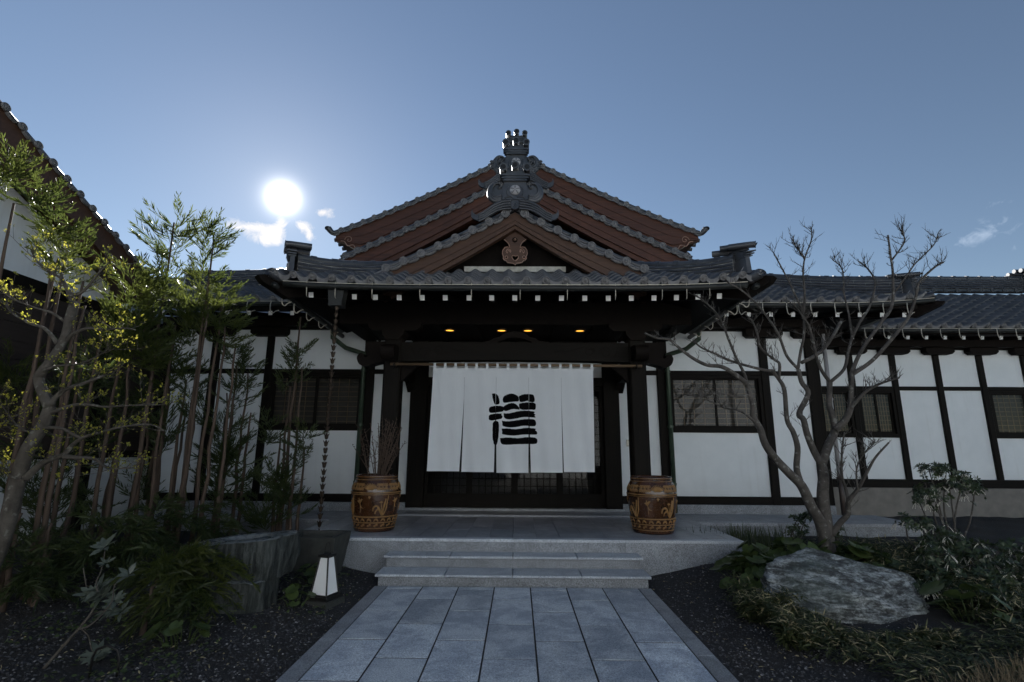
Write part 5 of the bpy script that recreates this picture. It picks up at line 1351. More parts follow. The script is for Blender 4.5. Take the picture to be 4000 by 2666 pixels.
def spindles(P, D, L, r, curl):
    """needle-clad shoots as narrow open blades (light passes through them); returns V, tris, quads"""
    n = len(P); D = unit(D); ref = unit(nrng.normal(0, 1, (n, 3))+np.array([0, -.6, .4]))
    A = unit(np.cross(D, ref)); L = np.asarray(L).reshape(-1, 1); r = np.asarray(r).reshape(-1, 1)
    V = np.zeros((n, 6, 3)); c1 = P+D*L*.38+curl*.15; c2 = P+D*L*.72+curl*.5
    V[:, 0] = P; V[:, 1] = c1-A*r; V[:, 2] = c1+A*r; V[:, 3] = c2-A*r*.8; V[:, 4] = c2+A*r*.8; V[:, 5] = P+D*L+curl
    b = (np.arange(n)*6)[:, None]
    return V.reshape(-1, 3), np.concatenate([b+np.array([[0, 2, 1]]), b+np.array([[3, 4, 5]])]), b+np.array([[1, 2, 4, 3]])
class Bag:
    def __init__(s): s.V = []; s.t = []; s.q = []; s.n = 0
    def add(s, V, t, q):
        s.V.append(V)
        if t is not None and len(t): s.t.append(np.asarray(t)+s.n)
        if q is not None and len(q): s.q.append(np.asarray(q)+s.n)
        s.n += len(V)
    def build(s, name, mat, parent, smooth=True):
        return put(name, fast_mesh(name, np.concatenate(s.V), np.concatenate(s.t) if s.t else None, np.concatenate(s.q) if s.q else None, [mat], smooth), parent)
def leaves(P, D, Nn, L, Wd, fold=.25, droop=.1):
    """leaf blades: 7 vertices, folded along the midrib"""
    n = len(P); D = unit(D); S = unit(np.cross(D, Nn)); Nn = np.cross(S, D); L = np.asarray(L).reshape(-1, 1); Wd = np.asarray(Wd).reshape(-1, 1)
    V = np.zeros((n, 8, 3))
    V[:, 0] = P
    for i, (f, w) in enumerate(((.33, 1.0), (.68, .85))):
        c = P+D*L*f-Nn*L*droop*f*f
        V[:, 1+i*3] = c-S*Wd*.5*w+Nn*Wd*fold*w; V[:, 2+i*3] = c; V[:, 3+i*3] = c+S*Wd*.5*w+Nn*Wd*fold*w
    V[:, 7] = P+D*L-Nn*L*droop
    b = (np.arange(n)*8)[:, None]
    t = np.concatenate([b+np.array([x]) for x in ([0, 2, 1], [0, 3, 2], [4, 5, 7], [5, 6, 7])]); q = np.concatenate([b+np.array([x]) for x in ([1, 2, 5, 4], [2, 3, 6, 5])])
    return V.reshape(-1, 3), t, q

# ---- cedars: bare poles carrying feathery tufts
def plume(bag, p, d, L, rng, r=.0062, dens=1.0, droop=False):
    """one feathery spray: a curved axis with rope-like shoots swept forward along it"""
    p = np.array(p, float); d = np.array(d, float); d /= np.linalg.norm(d); up = np.array([0, 0, 1.])
    side = np.cross(d, up); side = side/np.linalg.norm(side) if np.linalg.norm(side) > .1 else np.array([1., 0, 0])
    side = unit(side+rng.normal(0, .3, 3)); nor = np.cross(side, d); ns = max(6, int(20*dens*L/.4))
    cv = rng.uniform(-.75, -.35) if droop else rng.uniform(.05, .35); s = np.linspace(.10, 1, ns)+rng.normal(0, .02, ns); ax = lambda s: p+np.outer(s, d)*L+np.outer(s**2, up)*L*cv
    aa = ax(np.array([0, .35, .7])); bb = ax(np.array([.38, .73, 1.12]))
    V, t, q = spindles(aa, bb-aa, np.linalg.norm(bb-aa, axis=1), np.array([.007, .007, .007]), np.zeros((3, 3))); bag.add(V, t, q)
    sg = np.where(np.arange(ns) % 2 == 0, -1, 1)[:, None]; tan = unit(d+np.outer(s, up)*2*cv)
    D = tan*.95+side*sg*rng.uniform(.45, .80, (ns, 1))+nor*rng.normal(0, .30, (ns, 1))
    Ls = rng.uniform(.7, 1.2, ns)*L*(.46-.22*s); P0 = ax(s)
    V, t, q = spindles(P0, D, Ls, rng.uniform(.85, 1.2, ns)*r, tan*Ls[:, None]*.22+up*Ls[:, None]*(-.30 if droop else .14)); bag.add(V, t, q)
    k = int(ns*2.2); i = rng.integers(0, ns, k); P1 = P0[i]+unit(D[i])*Ls[i, None]*rng.uniform(.2, .65, (k, 1))
    V, t, q = spindles(P1, unit(D[i])*.9+tan[i]*.3+rng.normal(0, .32, (k, 3)), Ls[i]*rng.uniform(.3, .6, k), rng.uniform(.75, 1.0, k)*r*.85, up*Ls[i, None]*.12); bag.add(V, t, q)
def tuft(bag, c, R_, rng, n=26, flat=.8, up=.55, dens=1.0, r=.0062, droop=False):
    c = np.array(c, float)
    for k in range(int(n*.66)):
        a = rng.uniform(0, 2*math.pi); h = rng.uniform(-.75, .55); el = rng.uniform(.05, .75)+.55*max(0, h)*1.2-.12*(h < -.4)
        d = np.array([math.cos(a)*math.cos(el), math.sin(a)*math.cos(el), math.sin(el)])
        o = c+np.array([rng.normal(0, .03), rng.normal(0, .03), h*R_*flat])
        plume(bag, o, d, R_*rng.uniform(.75, 1.2)*(1-.25*max(0, h)), rng, r, dens, droop)
def cedar(label, base, poles, tufts, seed, mat='needles', lean=(0, 0), grp='young cedars planted along the left side', trunk_r=.03, droop=False):
    """poles: (dx, dy, top z); tufts: (x, y, z, radius, n)"""
    rng = np.random.default_rng(seed); g0 = gz0(base[0], base[1])
    t = thing('cedar_tree', (base[0], base[1], g0), label, 'tree', grp)
    for (dx, dy, zt) in poles:
        x, y = base[0]+dx, base[1]+dy; k = 9; pts = []
        for i in range(k+1):
            f = i/k; pts.append((x+lean[0]*f+rng.normal(0, .010), y+lean[1]*f+rng.normal(0, .010), g0-.05+(zt-g0+.05)*f))
        MB().tube(pts, [trunk_r*(1-.62*i/k)*rng.uniform(.93, 1.07) for i in range(k+1)], 8).build('trunk', MAT['bark_cedar'], t, smooth=True)
    for tf in tufts:
        bag = Bag(); tuft(bag, tf[:3], tf[3], rng, tf[4] if len(tf) > 4 else 24, dens=tf[5] if len(tf) > 5 else 1.0, droop=droop)
        bag.build('foliage', MAT[tf[6] if len(tf) > 6 else mat], t)
    return t
def A(fn, x, y, Y): return tuple(at(*fn(x, y), Y))
def tf(fn, x, y, Y, r, n=24, dens=1.0, mat=None):
    p = at(*fn(x, y), Y); return (p.x, p.y, p.z, r, n, dens)+((mat,) if mat else ())
# tall pair against the sky
cedar('tall cedar standing against the sky left of the sun glare', (-4.80, 6.6), [(0, 0, 4.55), (.15, .1, 3.1)],
      [tf(t4, 1145, 880, 6.6, .30, 15), tf(t4, 1135, 1010, 6.6, .46, 24), tf(t4, 1060, 1260, 6.5, .36, 22), tf(t4, 1010, 1330, 6.6, .30, 18)], 1)
cedar('slim cedar beneath the sun with an open feathery crown', (-4.28, 6.7), [(0, 0, 4.35)],
      [tf(t4, 1345, 930, 6.7, .28, 16), tf(t4, 1330, 1050, 6.7, .40, 20)], 2)
cedar('cluster of straight cedar poles with a bright tuft before the left wing', (-4.18, 6.75), [(-.10, 0, 3.5), (.04, .08, 3.4), (.18, .02, 3.1), (-.02, -.12, 3.3), (.27, .15, 2.9)],
      [tf(t4, 1320, 1270, 6.7, .36, 24), tf(t4, 1440, 1320, 6.75, .30, 18), tf(t4, 1230, 1400, 6.7, .34, 22), tf(t4, 1390, 1450, 6.75, .40, 28), tf(t5, 1180, 150, 6.7, .36, 22), tf(t5, 1330, 170, 6.75, .34, 20), tf(t5, 1430, 180, 6.7, .28, 16)], 3)
cedar('cedar at the far left edge with a dense tuft near the house verge', (-5.12, 4.75), [(0, 0, 3.9), (.3, .25, 3.4), (.42, .1, 3.3)],
      [tf(t4, 70, 560, 4.75, .26, 28), tf(t4, 130, 490, 4.75, .18, 16), tf(t4, 230, 690, 4.8, .26, 24), tf(t4, 40, 640, 4.75, .22, 18), tf(t4, 340, 730, 4.9, .20, 14)], 4)
cedar('cedar with golden sunlit foliage next to the budding tree', (-4.72, 5.0), [(0, 0, 3.35), (.12, .12, 3.2), (.28, 0, 2.9)],
      [tf(t4, 370, 900, 5.0, .26, 24), tf(t4, 470, 960, 5.05, .22, 18), tf(t4, 330, 1000, 5.0, .24, 18), tf(t4, 470, 1120, 5.05, .26, 18), tf(t4, 380, 1180, 5.0, .28, 18)], 5)
cedar('bushy cedar in front of the dark boarded wall', (-5.15, 6.1), [(0, 0, 3.3), (.2, .1, 3.0), (-.25, .1, 2.8), (.45, 0, 2.6)],
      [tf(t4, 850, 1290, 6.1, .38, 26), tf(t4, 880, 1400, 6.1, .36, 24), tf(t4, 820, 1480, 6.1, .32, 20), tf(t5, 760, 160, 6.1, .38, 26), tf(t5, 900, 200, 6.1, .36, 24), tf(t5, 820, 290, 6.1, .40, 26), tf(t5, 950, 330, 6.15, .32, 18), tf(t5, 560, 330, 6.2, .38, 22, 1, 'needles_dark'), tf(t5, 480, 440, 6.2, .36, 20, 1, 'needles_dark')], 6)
cedar('spreading cedar of mid height between the pole clusters', (-4.75, 6.9), [(0, 0, 2.6), (.18, .05, 2.4), (.33, .1, 2.2), (-.2, 0, 2.2)],
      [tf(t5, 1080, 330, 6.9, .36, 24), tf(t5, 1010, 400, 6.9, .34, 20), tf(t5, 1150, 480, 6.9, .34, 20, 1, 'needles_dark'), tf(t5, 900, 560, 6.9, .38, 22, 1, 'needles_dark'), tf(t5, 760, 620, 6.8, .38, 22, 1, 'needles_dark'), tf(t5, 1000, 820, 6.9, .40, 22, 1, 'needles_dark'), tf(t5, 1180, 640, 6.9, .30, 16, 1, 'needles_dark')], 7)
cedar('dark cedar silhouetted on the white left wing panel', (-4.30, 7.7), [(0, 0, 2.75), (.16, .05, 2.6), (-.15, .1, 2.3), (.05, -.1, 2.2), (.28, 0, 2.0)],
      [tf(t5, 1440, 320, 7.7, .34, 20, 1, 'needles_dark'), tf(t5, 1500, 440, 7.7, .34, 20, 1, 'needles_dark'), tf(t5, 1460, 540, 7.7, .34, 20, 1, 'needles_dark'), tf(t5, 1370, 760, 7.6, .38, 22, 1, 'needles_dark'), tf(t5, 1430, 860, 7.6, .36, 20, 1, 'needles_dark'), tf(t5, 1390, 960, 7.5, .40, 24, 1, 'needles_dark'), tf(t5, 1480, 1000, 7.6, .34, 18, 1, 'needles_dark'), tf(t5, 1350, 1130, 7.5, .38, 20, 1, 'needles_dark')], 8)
cedar('slender cedar clump beside the rain chain and left window', (-3.42, 7.75), [(0, 0, 3.5), (.09, .05, 2.7), (-.08, .06, 2.4), (-.18, .1, 1.7), (.22, .05, 1.5), (.15, -.08, 1.3)],
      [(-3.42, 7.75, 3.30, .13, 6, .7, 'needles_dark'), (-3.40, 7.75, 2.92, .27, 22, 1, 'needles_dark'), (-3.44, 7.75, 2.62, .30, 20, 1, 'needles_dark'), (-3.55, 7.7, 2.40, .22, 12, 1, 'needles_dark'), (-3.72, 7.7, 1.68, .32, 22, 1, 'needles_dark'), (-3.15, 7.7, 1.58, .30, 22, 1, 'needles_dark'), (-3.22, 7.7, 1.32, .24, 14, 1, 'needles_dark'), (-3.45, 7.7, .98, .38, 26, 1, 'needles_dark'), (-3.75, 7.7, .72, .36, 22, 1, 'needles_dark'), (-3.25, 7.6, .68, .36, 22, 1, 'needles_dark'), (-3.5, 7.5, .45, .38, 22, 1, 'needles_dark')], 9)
cedar('thicket of thin cedar stems before the white garden wall', (-5.0, 7.2), [(dx, dy, z) for dx, dy, z in ((-.9, -.2, 2.2), (-.62, .1, 2.5), (-.45, -.1, 2.1), (-.25, 0, 2.6), (-.1, .1, 2.0), (.1, -.05, 2.3), (.25, .1, 2.1), (.45, 0, 1.9), (-.75, .2, 1.8))],
      [tf(t5, 300, 560, 6.6, .40, 22, 1, 'needles_dark'), tf(t5, 620, 780, 7.0, .38, 20, 1, 'needles_dark'), tf(t5, 480, 900, 7.0, .38, 18, 1, 'needles_dark'), tf(t5, 120, 560, 6.4, .36, 22), tf(t5, 40, 380, 6.2, .36, 20), tf(t5, 350, 1080, 6.6, .36, 12, 1, 'needles_dark'), tf(t5, 200, 1120, 6.2, .36, 14, 1, 'needles_dark'), tf(t5, 620, 1180, 6.8, .34, 14, 1, 'needles_dark'), tf(t5, 850, 1160, 7.0, .34, 14, 1, 'needles_dark'), tf(t5, 100, 860, 6.2, .3, 14, 1, 'needles_dark'), tf(t5, 80, 1200, 6.0, .4, 18, 1, 'needles_dark'), tf(t5, 300, 1330, 6.2, .42, 22, 1, 'needles_dark')], 10)
cedar('low drooping cedar in front of the stone basin', (-3.02, 4.45), [(0, 0, .50)],
      [tf(l3, 1080, 830, 4.72, .40, 44, 1.1), tf(l3, 1290, 830, 4.75, .34, 24, 1.1), tf(l3, 950, 800, 4.8, .34, 24, 1.1, 'needles_dark'), tf(l3, 1180, 930, 4.65, .32, 20, 1.1, 'needles_dark')], 12, trunk_r=.024, lean=(-.06, .24), droop=True)
cedar('dark low cedar spray at the left edge near the ground', (-4.5, 4.8), [(0, 0, .9), (.2, .1, .8)],
      [tf(l3, 120, 850, 4.7, .38, 26, 1, 'needles_dark'), tf(l3, 320, 780, 5.0, .36, 24, 1, 'needles_dark'), tf(l3, 30, 700, 4.7, .36, 20, 1, 'needles_dark'), tf(l3, 600, 620, 5.4, .42, 26, 1, 'needles_dark'), tf(l3, 760, 680, 5.6, .42, 26, 1, 'needles_dark'), tf(l3, 420, 560, 5.6, .4, 22, 1, 'needles_dark'), tf(l3, 950, 560, 6.2, .45, 26, 1, 'needles_dark'), tf(l3, 1150, 520, 6.5, .45, 26, 1, 'needles_dark'), tf(l3, 1300, 500, 6.6, .4, 22, 1, 'needles_dark')], 13, droop=True)

# ---- branching trees from traced limbs
def limb(mb, pts, r0, r1, n=7, wob=.0, rng=rnd):
    P = spline(pts, 5); k = len(P); mb.tube(P, [r0+(r1-r0)*(i/(k-1))**.85 for i in range(k)], n); return [Vector(p) for p in P]
def twigs(mb, P, rng, count, L0, L1, r, up=.6, sub=2, leaf=None, start=.25):
    for _ in range(count):
        i = rng.randrange(int(len(P)*start), len(P)); p = P[i]; d0 = (P[min(i+1, len(P)-1)]-P[max(i-1, 0)]).normalized()
        d = (d0*.5+Vector((rng.uniform(-1, 1), rng.uniform(-1, 1), rng.uniform(-.15, 1)*up*1.6))).normalized(); L = rng.uniform(L0, L1)
        pts = [p]; q = p.copy(); dd = d.copy()
        for s in range(4):
            q = q+dd*L/4; dd = (dd+Vector((rng.uniform(-.3, .3), rng.uniform(-.3, .3), rng.uniform(-.08, .3)))).normalized(); pts.append(q.copy())
        mb.tube(pts, [r, r*.85, r*.7, r*.5, r*.3], 4, cap=False)
        for s in range(sub):
            j = rng.randrange(1, 4); e = pts[j]; d2 = (dd+Vector((rng.uniform(-1, 1), rng.uniform(-1, 1), rng.uniform(0, .8)))).normalized(); l2 = L*rng.uniform(.2, .5)
            mb.tube([e, e+d2*l2*.5, e+d2*l2+Vector((0, 0, l2*.15))], [r*.6, r*.45, r*.25], 4, cap=False)
            if leaf is not None: leaf.append((e+d2*l2, d2))
        if leaf is not None: leaf += [(pts[-1], dd), (pts[2], dd)]

bt_base = (3.63, 6.4)
bt = thing('bare_tree', (3.63, 6.4, .1), 'leafless many stemmed grey tree in front of the right wing', 'tree')
LIMBS = [  # (r0, r1, depth at start, depth at end, points)
 (.072, .026, 6.40, 6.10, [(q7, p) for p in ((1075, 830), (1040, 660), (985, 560), (930, 440), (860, 370), (780, 285), (720, 200), (690, 110), (650, 40))]+[(q6, p) for p in ((690, 1150), (655, 1020))]),
 (.030, .010, 6.10, 5.75, [(q6, p) for p in ((655, 1020), (580, 960), (500, 915), (410, 905), (320, 860), (240, 800), (180, 750), (100, 740), (30, 710))]),
 (.020, .007, 6.10, 5.9, [(q6, p) for p in ((655, 1020), (640, 960), (590, 860), (540, 740), (510, 660), (470, 590), (400, 520), (330, 470))]),
 (.016, .006, 6.10, 6.2, [(q6, p) for p in ((672, 1090), (600, 1100), (480, 1080), (380, 1100), (290, 1090))]),
 (.016, .005, 6.2, 5.9, [(q6, p) for p in ((700, 1250), (620, 1190), (500, 1160), (420, 1120), (330, 1100))]),
 (.085, .052, 6.42, 6.45, [(q7, p) for p in ((1085, 850), (1065, 640), (1050, 500), (1055, 380), (1040, 310))]),
 (.040, .020, 6.40, 6.20, [(q7, p) for p in ((930, 440), (900, 340), (905, 220), (880, 130), (845, 60))]+[(q6, p) for p in ((885, 1060), (850, 990), (810, 940))]),
 (.020, .009, 6.20, 5.9, [(q6, p) for p in ((810, 940), (760, 935), (640, 905), (560, 880), (470, 840), (380, 800), (330, 760))]),
 (.020, .008, 6.20, 6.3, [(q6, p) for p in ((850, 990), (855, 900), (820, 870), (740, 800), (720, 720), (690, 640), (640, 590))]),
 (.045, .026, 6.45, 6.5, [(q7, p) for p in ((1040, 310), (1000, 240), (960, 140), (940, 60))]+[(q6, p) for p in ((975, 1200), (1030, 1080), (990, 1010), (970, 930))]),
 (.020, .009, 6.5, 6.3, [(q6, p) for p in ((970, 930), (900, 850), (850, 720), (800, 640), (740, 560), (640, 460), (540, 400))]),
 (.020, .008, 6.5, 6.6, [(q6, p) for p in ((970, 920), (985, 820), (1005, 720), (1000, 600), (950, 470), (890, 350), (820, 220))]),
 (.024, .020, 6.5, 6.7, [(q6, p) for p in ((990, 890), (1070, 850), (1130, 800), (1180, 730), (1232, 640))]),
 (.016, .007, 6.6, 6.7, [(q6, p) for p in ((1000, 600), (1010, 480), (1000, 350), (1010, 250), (1050, 140), (1050, 70))]),
 (.012, .006, 6.7, 6.7, [(q6, p) for p in ((1010, 260), (980, 210), (930, 150))]),
 (.055, .030, 6.45, 6.6, [(q7, p) for p in ((1045, 310), (1085, 200), (1120, 120), (1105, 30))]+[(q6, p) for p in ((1160, 1150), (1165, 1010))]),
 (.024, .010, 6.6, 6.4, [(q6, p) for p in ((1165, 1010), (1120, 950), (1090, 880), (1070, 800), (1040, 680), (1000, 610), (940, 530))]),
 (.022, .009, 6.6, 6.8, [(q6, p) for p in ((1165, 1010), (1250, 930), (1275, 830), (1300, 740), (1350, 640), (1410, 540), (1440, 400), (1400, 320), (1340, 270))]),
 (.014, .006, 6.8, 6.8, [(q6, p) for p in ((1300, 740), (1280, 600), (1250, 460), (1240, 320), (1180, 260))]),
 (.045, .028, 6.5, 6.4, [(q7, p) for p in ((1120, 120), (1180, 60), (1210, -10))]+[(q6, p) for p in ((1290, 1150), (1300, 950))]),
 (.026, .011, 6.4, 6.5, [(q6, p) for p in ((1300, 950), (1330, 870), (1380, 780), (1480, 640), (1545, 540), (1550, 350), (1535, 230), (1520, 110))]),
 (.012, .006, 6.5, 6.4, [(q6, p) for p in ((1545, 260), (1620, 150), (1600, 80))]),
 (.026, .011, 6.4, 6.2, [(q6, p) for p in ((1305, 960), (1420, 880), (1530, 760), (1640, 620), (1690, 490), (1710, 400), (1800, 310), (1860, 275))]),
 (.012, .005, 6.5, 6.3, [(q6, p) for p in ((1560, 460), (1640, 350), (1690, 280), (1800, 170), (1830, 90))]),
 (.024, .007, 6.4, 6.0, [(q6, p) for p in ((1290, 1170), (1370, 1080), (1450, 1030), (1530, 1000), (1590, 985))]),
 (.040, .009, 6.42, 6.0, [(q7, p) for p in ((1100, 720), (1150, 650), (1195, 600), (1198, 530), (1250, 460), (1300, 370), (1350, 280), (1430, 190))]),
 (.022, .008, 6.3, 6.2, [(q7, p) for p in ((1198, 530), (1180, 450), (1160, 380), (1160, 240), (1175, 130))]),
 (.012, .005, 6.1, 6.0, [(q7, p) for p in ((1250, 460), (1245, 340), (1290, 250), (1350, 190))]),
]
r2 = random.Random(5); tw_mb = MB()
for r0, r1, y0, y1, pl in LIMBS:
    k = len(pl); mb = MB(); P = limb(mb, [tuple(at(*fn(*p), y0+(y1-y0)*i/(k-1)+r2.uniform(-.03, .03))) for i, (fn, p) in enumerate(pl)], r0, r1, 9)
    mb.build('trunk' if r0 > .07 else 'branch', MAT['bark_grey'], bt, smooth=True)
    if r0 < .05: twigs(tw_mb, P, r2, 26 if r0 < .03 else 12, .07, .24, .0042, .6, 4)
    twigs(tw_mb, P, r2, 12, .025, .07, .0036, .4, 0)
tag(tw_mb.build('twigs', MAT['bark_grey'], bt, smooth=True), kind='stuff')

bud = thing('budding_tree', (-4.15, 4.2, 0), 'pale barked tree with fresh yellow green leaf buds at the left edge', 'tree')
BL = [
 (.068, .044, 4.2, 4.2, [(t5, p) for p in ((-90, 1640), (-20, 1500), (40, 1330), (110, 1060), (165, 880), (265, 720), (305, 610))]),
 (.042, .030, 4.2, 4.3, [(t5, p) for p in ((305, 610), (262, 520), (238, 440), (262, 390), (325, 310), (395, 190), (425, 60), (455, -30))]),
 (.034, .010, 4.3, 4.4, [(t4, p) for p in ((455, 1500), (475, 1400), (450, 1320), (410, 1240), (390, 1180))]),
 (.018, .005, 4.3, 4.3, [(t4, p) for p in ((455, 1330), (540, 1300), (640, 1180), (700, 1120))]),
 (.024, .010, 4.2, 4.1, [(t5, p) for p in ((310, 600), (340, 555), (400, 505), (480, 480), (560, 450), (640, 420))]),
 (.018, .004, 4.2, 4.0, [(t5, p) for p in ((315, 650), (380, 625), (460, 600), (560, 600), (640, 612), (760, 605), (940, 600))]),
 (.032, .010, 4.2, 4.1, [(t5, p) for p in ((160, 1050), (220, 990), (290, 940), (390, 905), (440, 850), (500, 805), (600, 770))]),
 (.020, .005, 4.1, 4.0, [(t5, p) for p in ((390, 915), (480, 925), (580, 930), (640, 975), (700, 990), (800, 985))]),
 (.014, .004, 4.2, 4.0, [(t5, p) for p in ((260, 740), (380, 745), (500, 800), (640, 760), (780, 730), (920, 720), (1010, 760))]),
 (.020, .005, 4.3, 4.4, [(t5, p) for p in ((350, 225), (320, 180), (270, 130), (180, 100), (80, 40), (30, -20))]),
 (.018, .005, 4.3, 4.1, [(t5, p) for p in ((410, 210), (450, 165), (540, 130), (640, 140), (760, 130), (830, 140))]),
 (.014, .005, 4.2, 4.1, [(t5, p) for p in ((40, 700), (0, 730), (-60, 760))]),
 (.010, .004, 4.2, 4.0, [(t5, p) for p in ((200, 770), (120, 740), (40, 640), (-30, 560))]),
 (.010, .004, 4.2, 4.1, [(t5, p) for p in ((150, 1060), (90, 1045), (30, 1010), (-20, 1000))]),
 (.012, .004, 4.3, 4.3, [(t4, p) for p in ((420, 1500), (330, 1440), (200, 1400), (80, 1350), (20, 1310))]),
 (.012, .004, 4.3, 4.2, [(t4, p) for p in ((400, 1220), (300, 1160), (230, 1100), (200, 1030))]),
 (.012, .004, 4.2, 4.1, [(t5, p) for p in ((262, 390), (360, 360), (480, 350), (600, 300), (660, 260))]),
]
r3 = random.Random(9); lv = []; twm = MB()
for r0, r1, y0, y1, pl in BL:
    k = len(pl); mb = MB(); P = limb(mb, [tuple(at(*fn(*p), y0+(y1-y0)*i/(k-1)+r3.uniform(-.02, .02))) for i, (fn, p) in enumerate(pl)], r0, r1, 9)
    mb.build('trunk' if r0 > .06 else 'branch', MAT['bark_pale'], bud, smooth=True)
    if r0 < .04: twigs(twm, P, r3, 13, .10, .34, .003, .45, 3, lv, .2)
tag(twm.build('twigs', MAT['bark_pale'], bud, smooth=True), kind='stuff')
nl = len(lv); rg = np.random.default_rng(3)
LP = np.repeat(np.array([tuple(p) for p, d in lv]), 3, 0)+rg.normal(0, .008, (nl*3, 3)); LD = np.repeat(np.array([tuple(d) for p, d in lv]), 3, 0)+rg.normal(0, .7, (nl*3, 3))+np.array([0, 0, .35])
LN = np.repeat(np.array([[0, 0, 1.]]), nl*3, 0)+rg.normal(0, .6, (nl*3, 3)); ll = rg.uniform(.012, .030, nl*3)
bag = Bag(); bag.add(*leaves(LP, LD, LN, ll, ll*.5)); tag(bag.build('bud_leaves', MAT['bud_leaf'], bud, smooth=False), kind='stuff')

# ---- whorled glossy shrubs
def whorl(bag, p, d, n, L, Wd, rng, spread=.9, droop=.15):
    d = np.array(d)/np.linalg.norm(d); a = np.cross(d, [.3, .2, 1.]); a /= np.linalg.norm(a); b = np.cross(d, a); t = np.arange(n)*2.4+rng.uniform(0, 6)
    D = d*rng.uniform(.1, .9, (n, 1))+(np.outer(np.cos(t), a)+np.outer(np.sin(t), b))*spread
    bag.add(*leaves(np.repeat([np.array(p, float)], n, 0)+D*.006, D, np.repeat([d], n, 0)+rng.normal(0, .15, (n, 3)), rng.uniform(.75, 1.1, n)*L, rng.uniform(.85, 1.1, n)*Wd, .10, droop))
rh = thing('rosette_shrub', (-3.0, 3.8, 0), 'leaning shrub with pale green leaf rosettes in the lower left corner', 'shrub')
RB = [[(200, 1515), (330, 1360), (480, 1190), (560, 1090), (600, 1000), (605, 960)], [(480, 1190), (560, 1160), (680, 1030), (700, 930), (740, 880), (790, 860)], [(490, 1180), (540, 1230), (565, 1320), (600, 1350)], [(600, 960), (590, 900), (620, 830), (645, 700), (640, 690)], [(560, 1100), (620, 1080), (690, 1080)], [(600, 1010), (540, 960), (510, 815)]]
bag = Bag(); rg = np.random.default_rng(8)
for i, bl in enumerate(RB):
    mb = MB(); P = limb(mb, [tuple(at(*l3(*p), 3.75+.05*k+.05*i)) for k, p in enumerate(bl)], .012 if i == 0 else .006, .005 if i == 0 else .003, 6); mb.build('stem', MAT['bark_pale'], rh, smooth=True)
for (x, y, L) in ((645, 690, .105), (605, 950, .12), (640, 1000, .10), (790, 860, .085), (690, 1080, .10), (740, 1090, .09), (600, 1345, .11), (620, 1000, .11), (650, 790, .06), (700, 1020, .08), (560, 980, .10), (570, 1400, .1)):
    whorl(bag, at(*l3(x, y), 3.95), (rg.uniform(-.3, .3), -.5, .7), 9, L, L*.34, rg)
tag(bag.build('leaves', MAT['leaf_grey'], rh), kind='stuff')

def pieris(label, base, heads, seed, Lf=.055, fl=True, stems=True, dens=1.0):
    rg = np.random.default_rng(seed); rr_ = random.Random(seed); t = thing('pieris_shrub', (base[0], base[1], gz0(*base)), label, 'shrub', 'flowering pieris shrubs on the right')
    st, lf, fw, fs = MB(), Bag(), MB(), MB()
    for (x, y, z, r, n) in heads:
        c = Vector((x, y, z)); b = Vector((base[0]+rr_.uniform(-.06, .06), base[1]+rr_.uniform(-.06, .06), gz0(*base)-.02))
        if stems:
            mid = b.lerp(c, .55)+Vector((rr_.uniform(-.1, .1), rr_.uniform(-.05, .05), 0)); P = limb(st, [b, mid, c], .016, .006, 6)
        for k in range(int(n*dens)):
            d = Vector((rr_.gauss(0, 1), rr_.gauss(0, 1), rr_.gauss(.25, .8))).normalized(); p = c+Vector((d.x*r, d.y*r, d.z*r*.8))*rr_.uniform(.45, 1)
            if rr_.random() < .6: st.tube([c.lerp(p, .15), c.lerp(p, .6)+Vector((0, 0, .01)), p], [.004, .003, .002], 4, cap=False)
            whorl(lf, p, (d.x, d.y, d.z*.6+.5), 9, Lf, Lf*.34, rg, .9, .25)
            if fl and rr_.random() < .30:
                for s in range(rr_.randint(2, 4)):
                    a = rr_.uniform(0, 6.28); q = p.copy(); dd = Vector((math.cos(a)*.5, math.sin(a)*.5, -.2)); pts = [q.copy()]
                    for k2 in range(7):
                        q = q+dd*.014; dd = (dd+Vector((0, 0, -.16))).normalized(); pts.append(q.copy())
                        if k2 > 0: fw.tube([q+Vector((0, 0, .0)), q+Vector((0, 0, -.006)), q+Vector((0, 0, -.012))], [.002, .0055, .003], 5)
                    fs.tube(pts, .0012, 3, cap=False)
    if stems: st.build('stems', MAT['bark_grey'], t, smooth=True)
    tag(lf.build('leaves', MAT['leaf_glossy'], t), kind='stuff')
    if fl and fw.v: tag(fw.build('flowers', MAT['flower'], t, smooth=True), kind='stuff'); tag(fs.build('flower_stalks', MAT['twig'], t), kind='stuff')
def hd(fn, x, y, Y, r, n): p = at(*fn(x, y), Y); return (p.x, p.y, p.z, r, n)
pieris('rounded pieris shrub with white flower strings before the annex wall', (5.35, 6.75), [hd(q7, 1660, 350, 6.7, .13, 16), hd(q7, 1760, 350, 6.75, .15, 20), hd(q7, 1860, 400, 6.75, .15, 20), hd(q7, 1650, 460, 6.7, .16, 20), hd(q7, 1780, 460, 6.7, .16, 20), hd(q7, 1920, 480, 6.75, .15, 16), hd(q7, 1600, 520, 6.7, .12, 10), hd(q7, 1700, 540, 6.7, .12, 10)], 21)
pieris('sparse low pieris spray left of the annex shrub', (4.75, 6.3), [hd(q7, 1530, 650, 6.3, .14, 12), hd(q7, 1640, 680, 6.3, .15, 14), hd(q7, 1740, 720, 6.3, .16, 16), hd(q7, 1660, 770, 6.2, .15, 12)], 22)
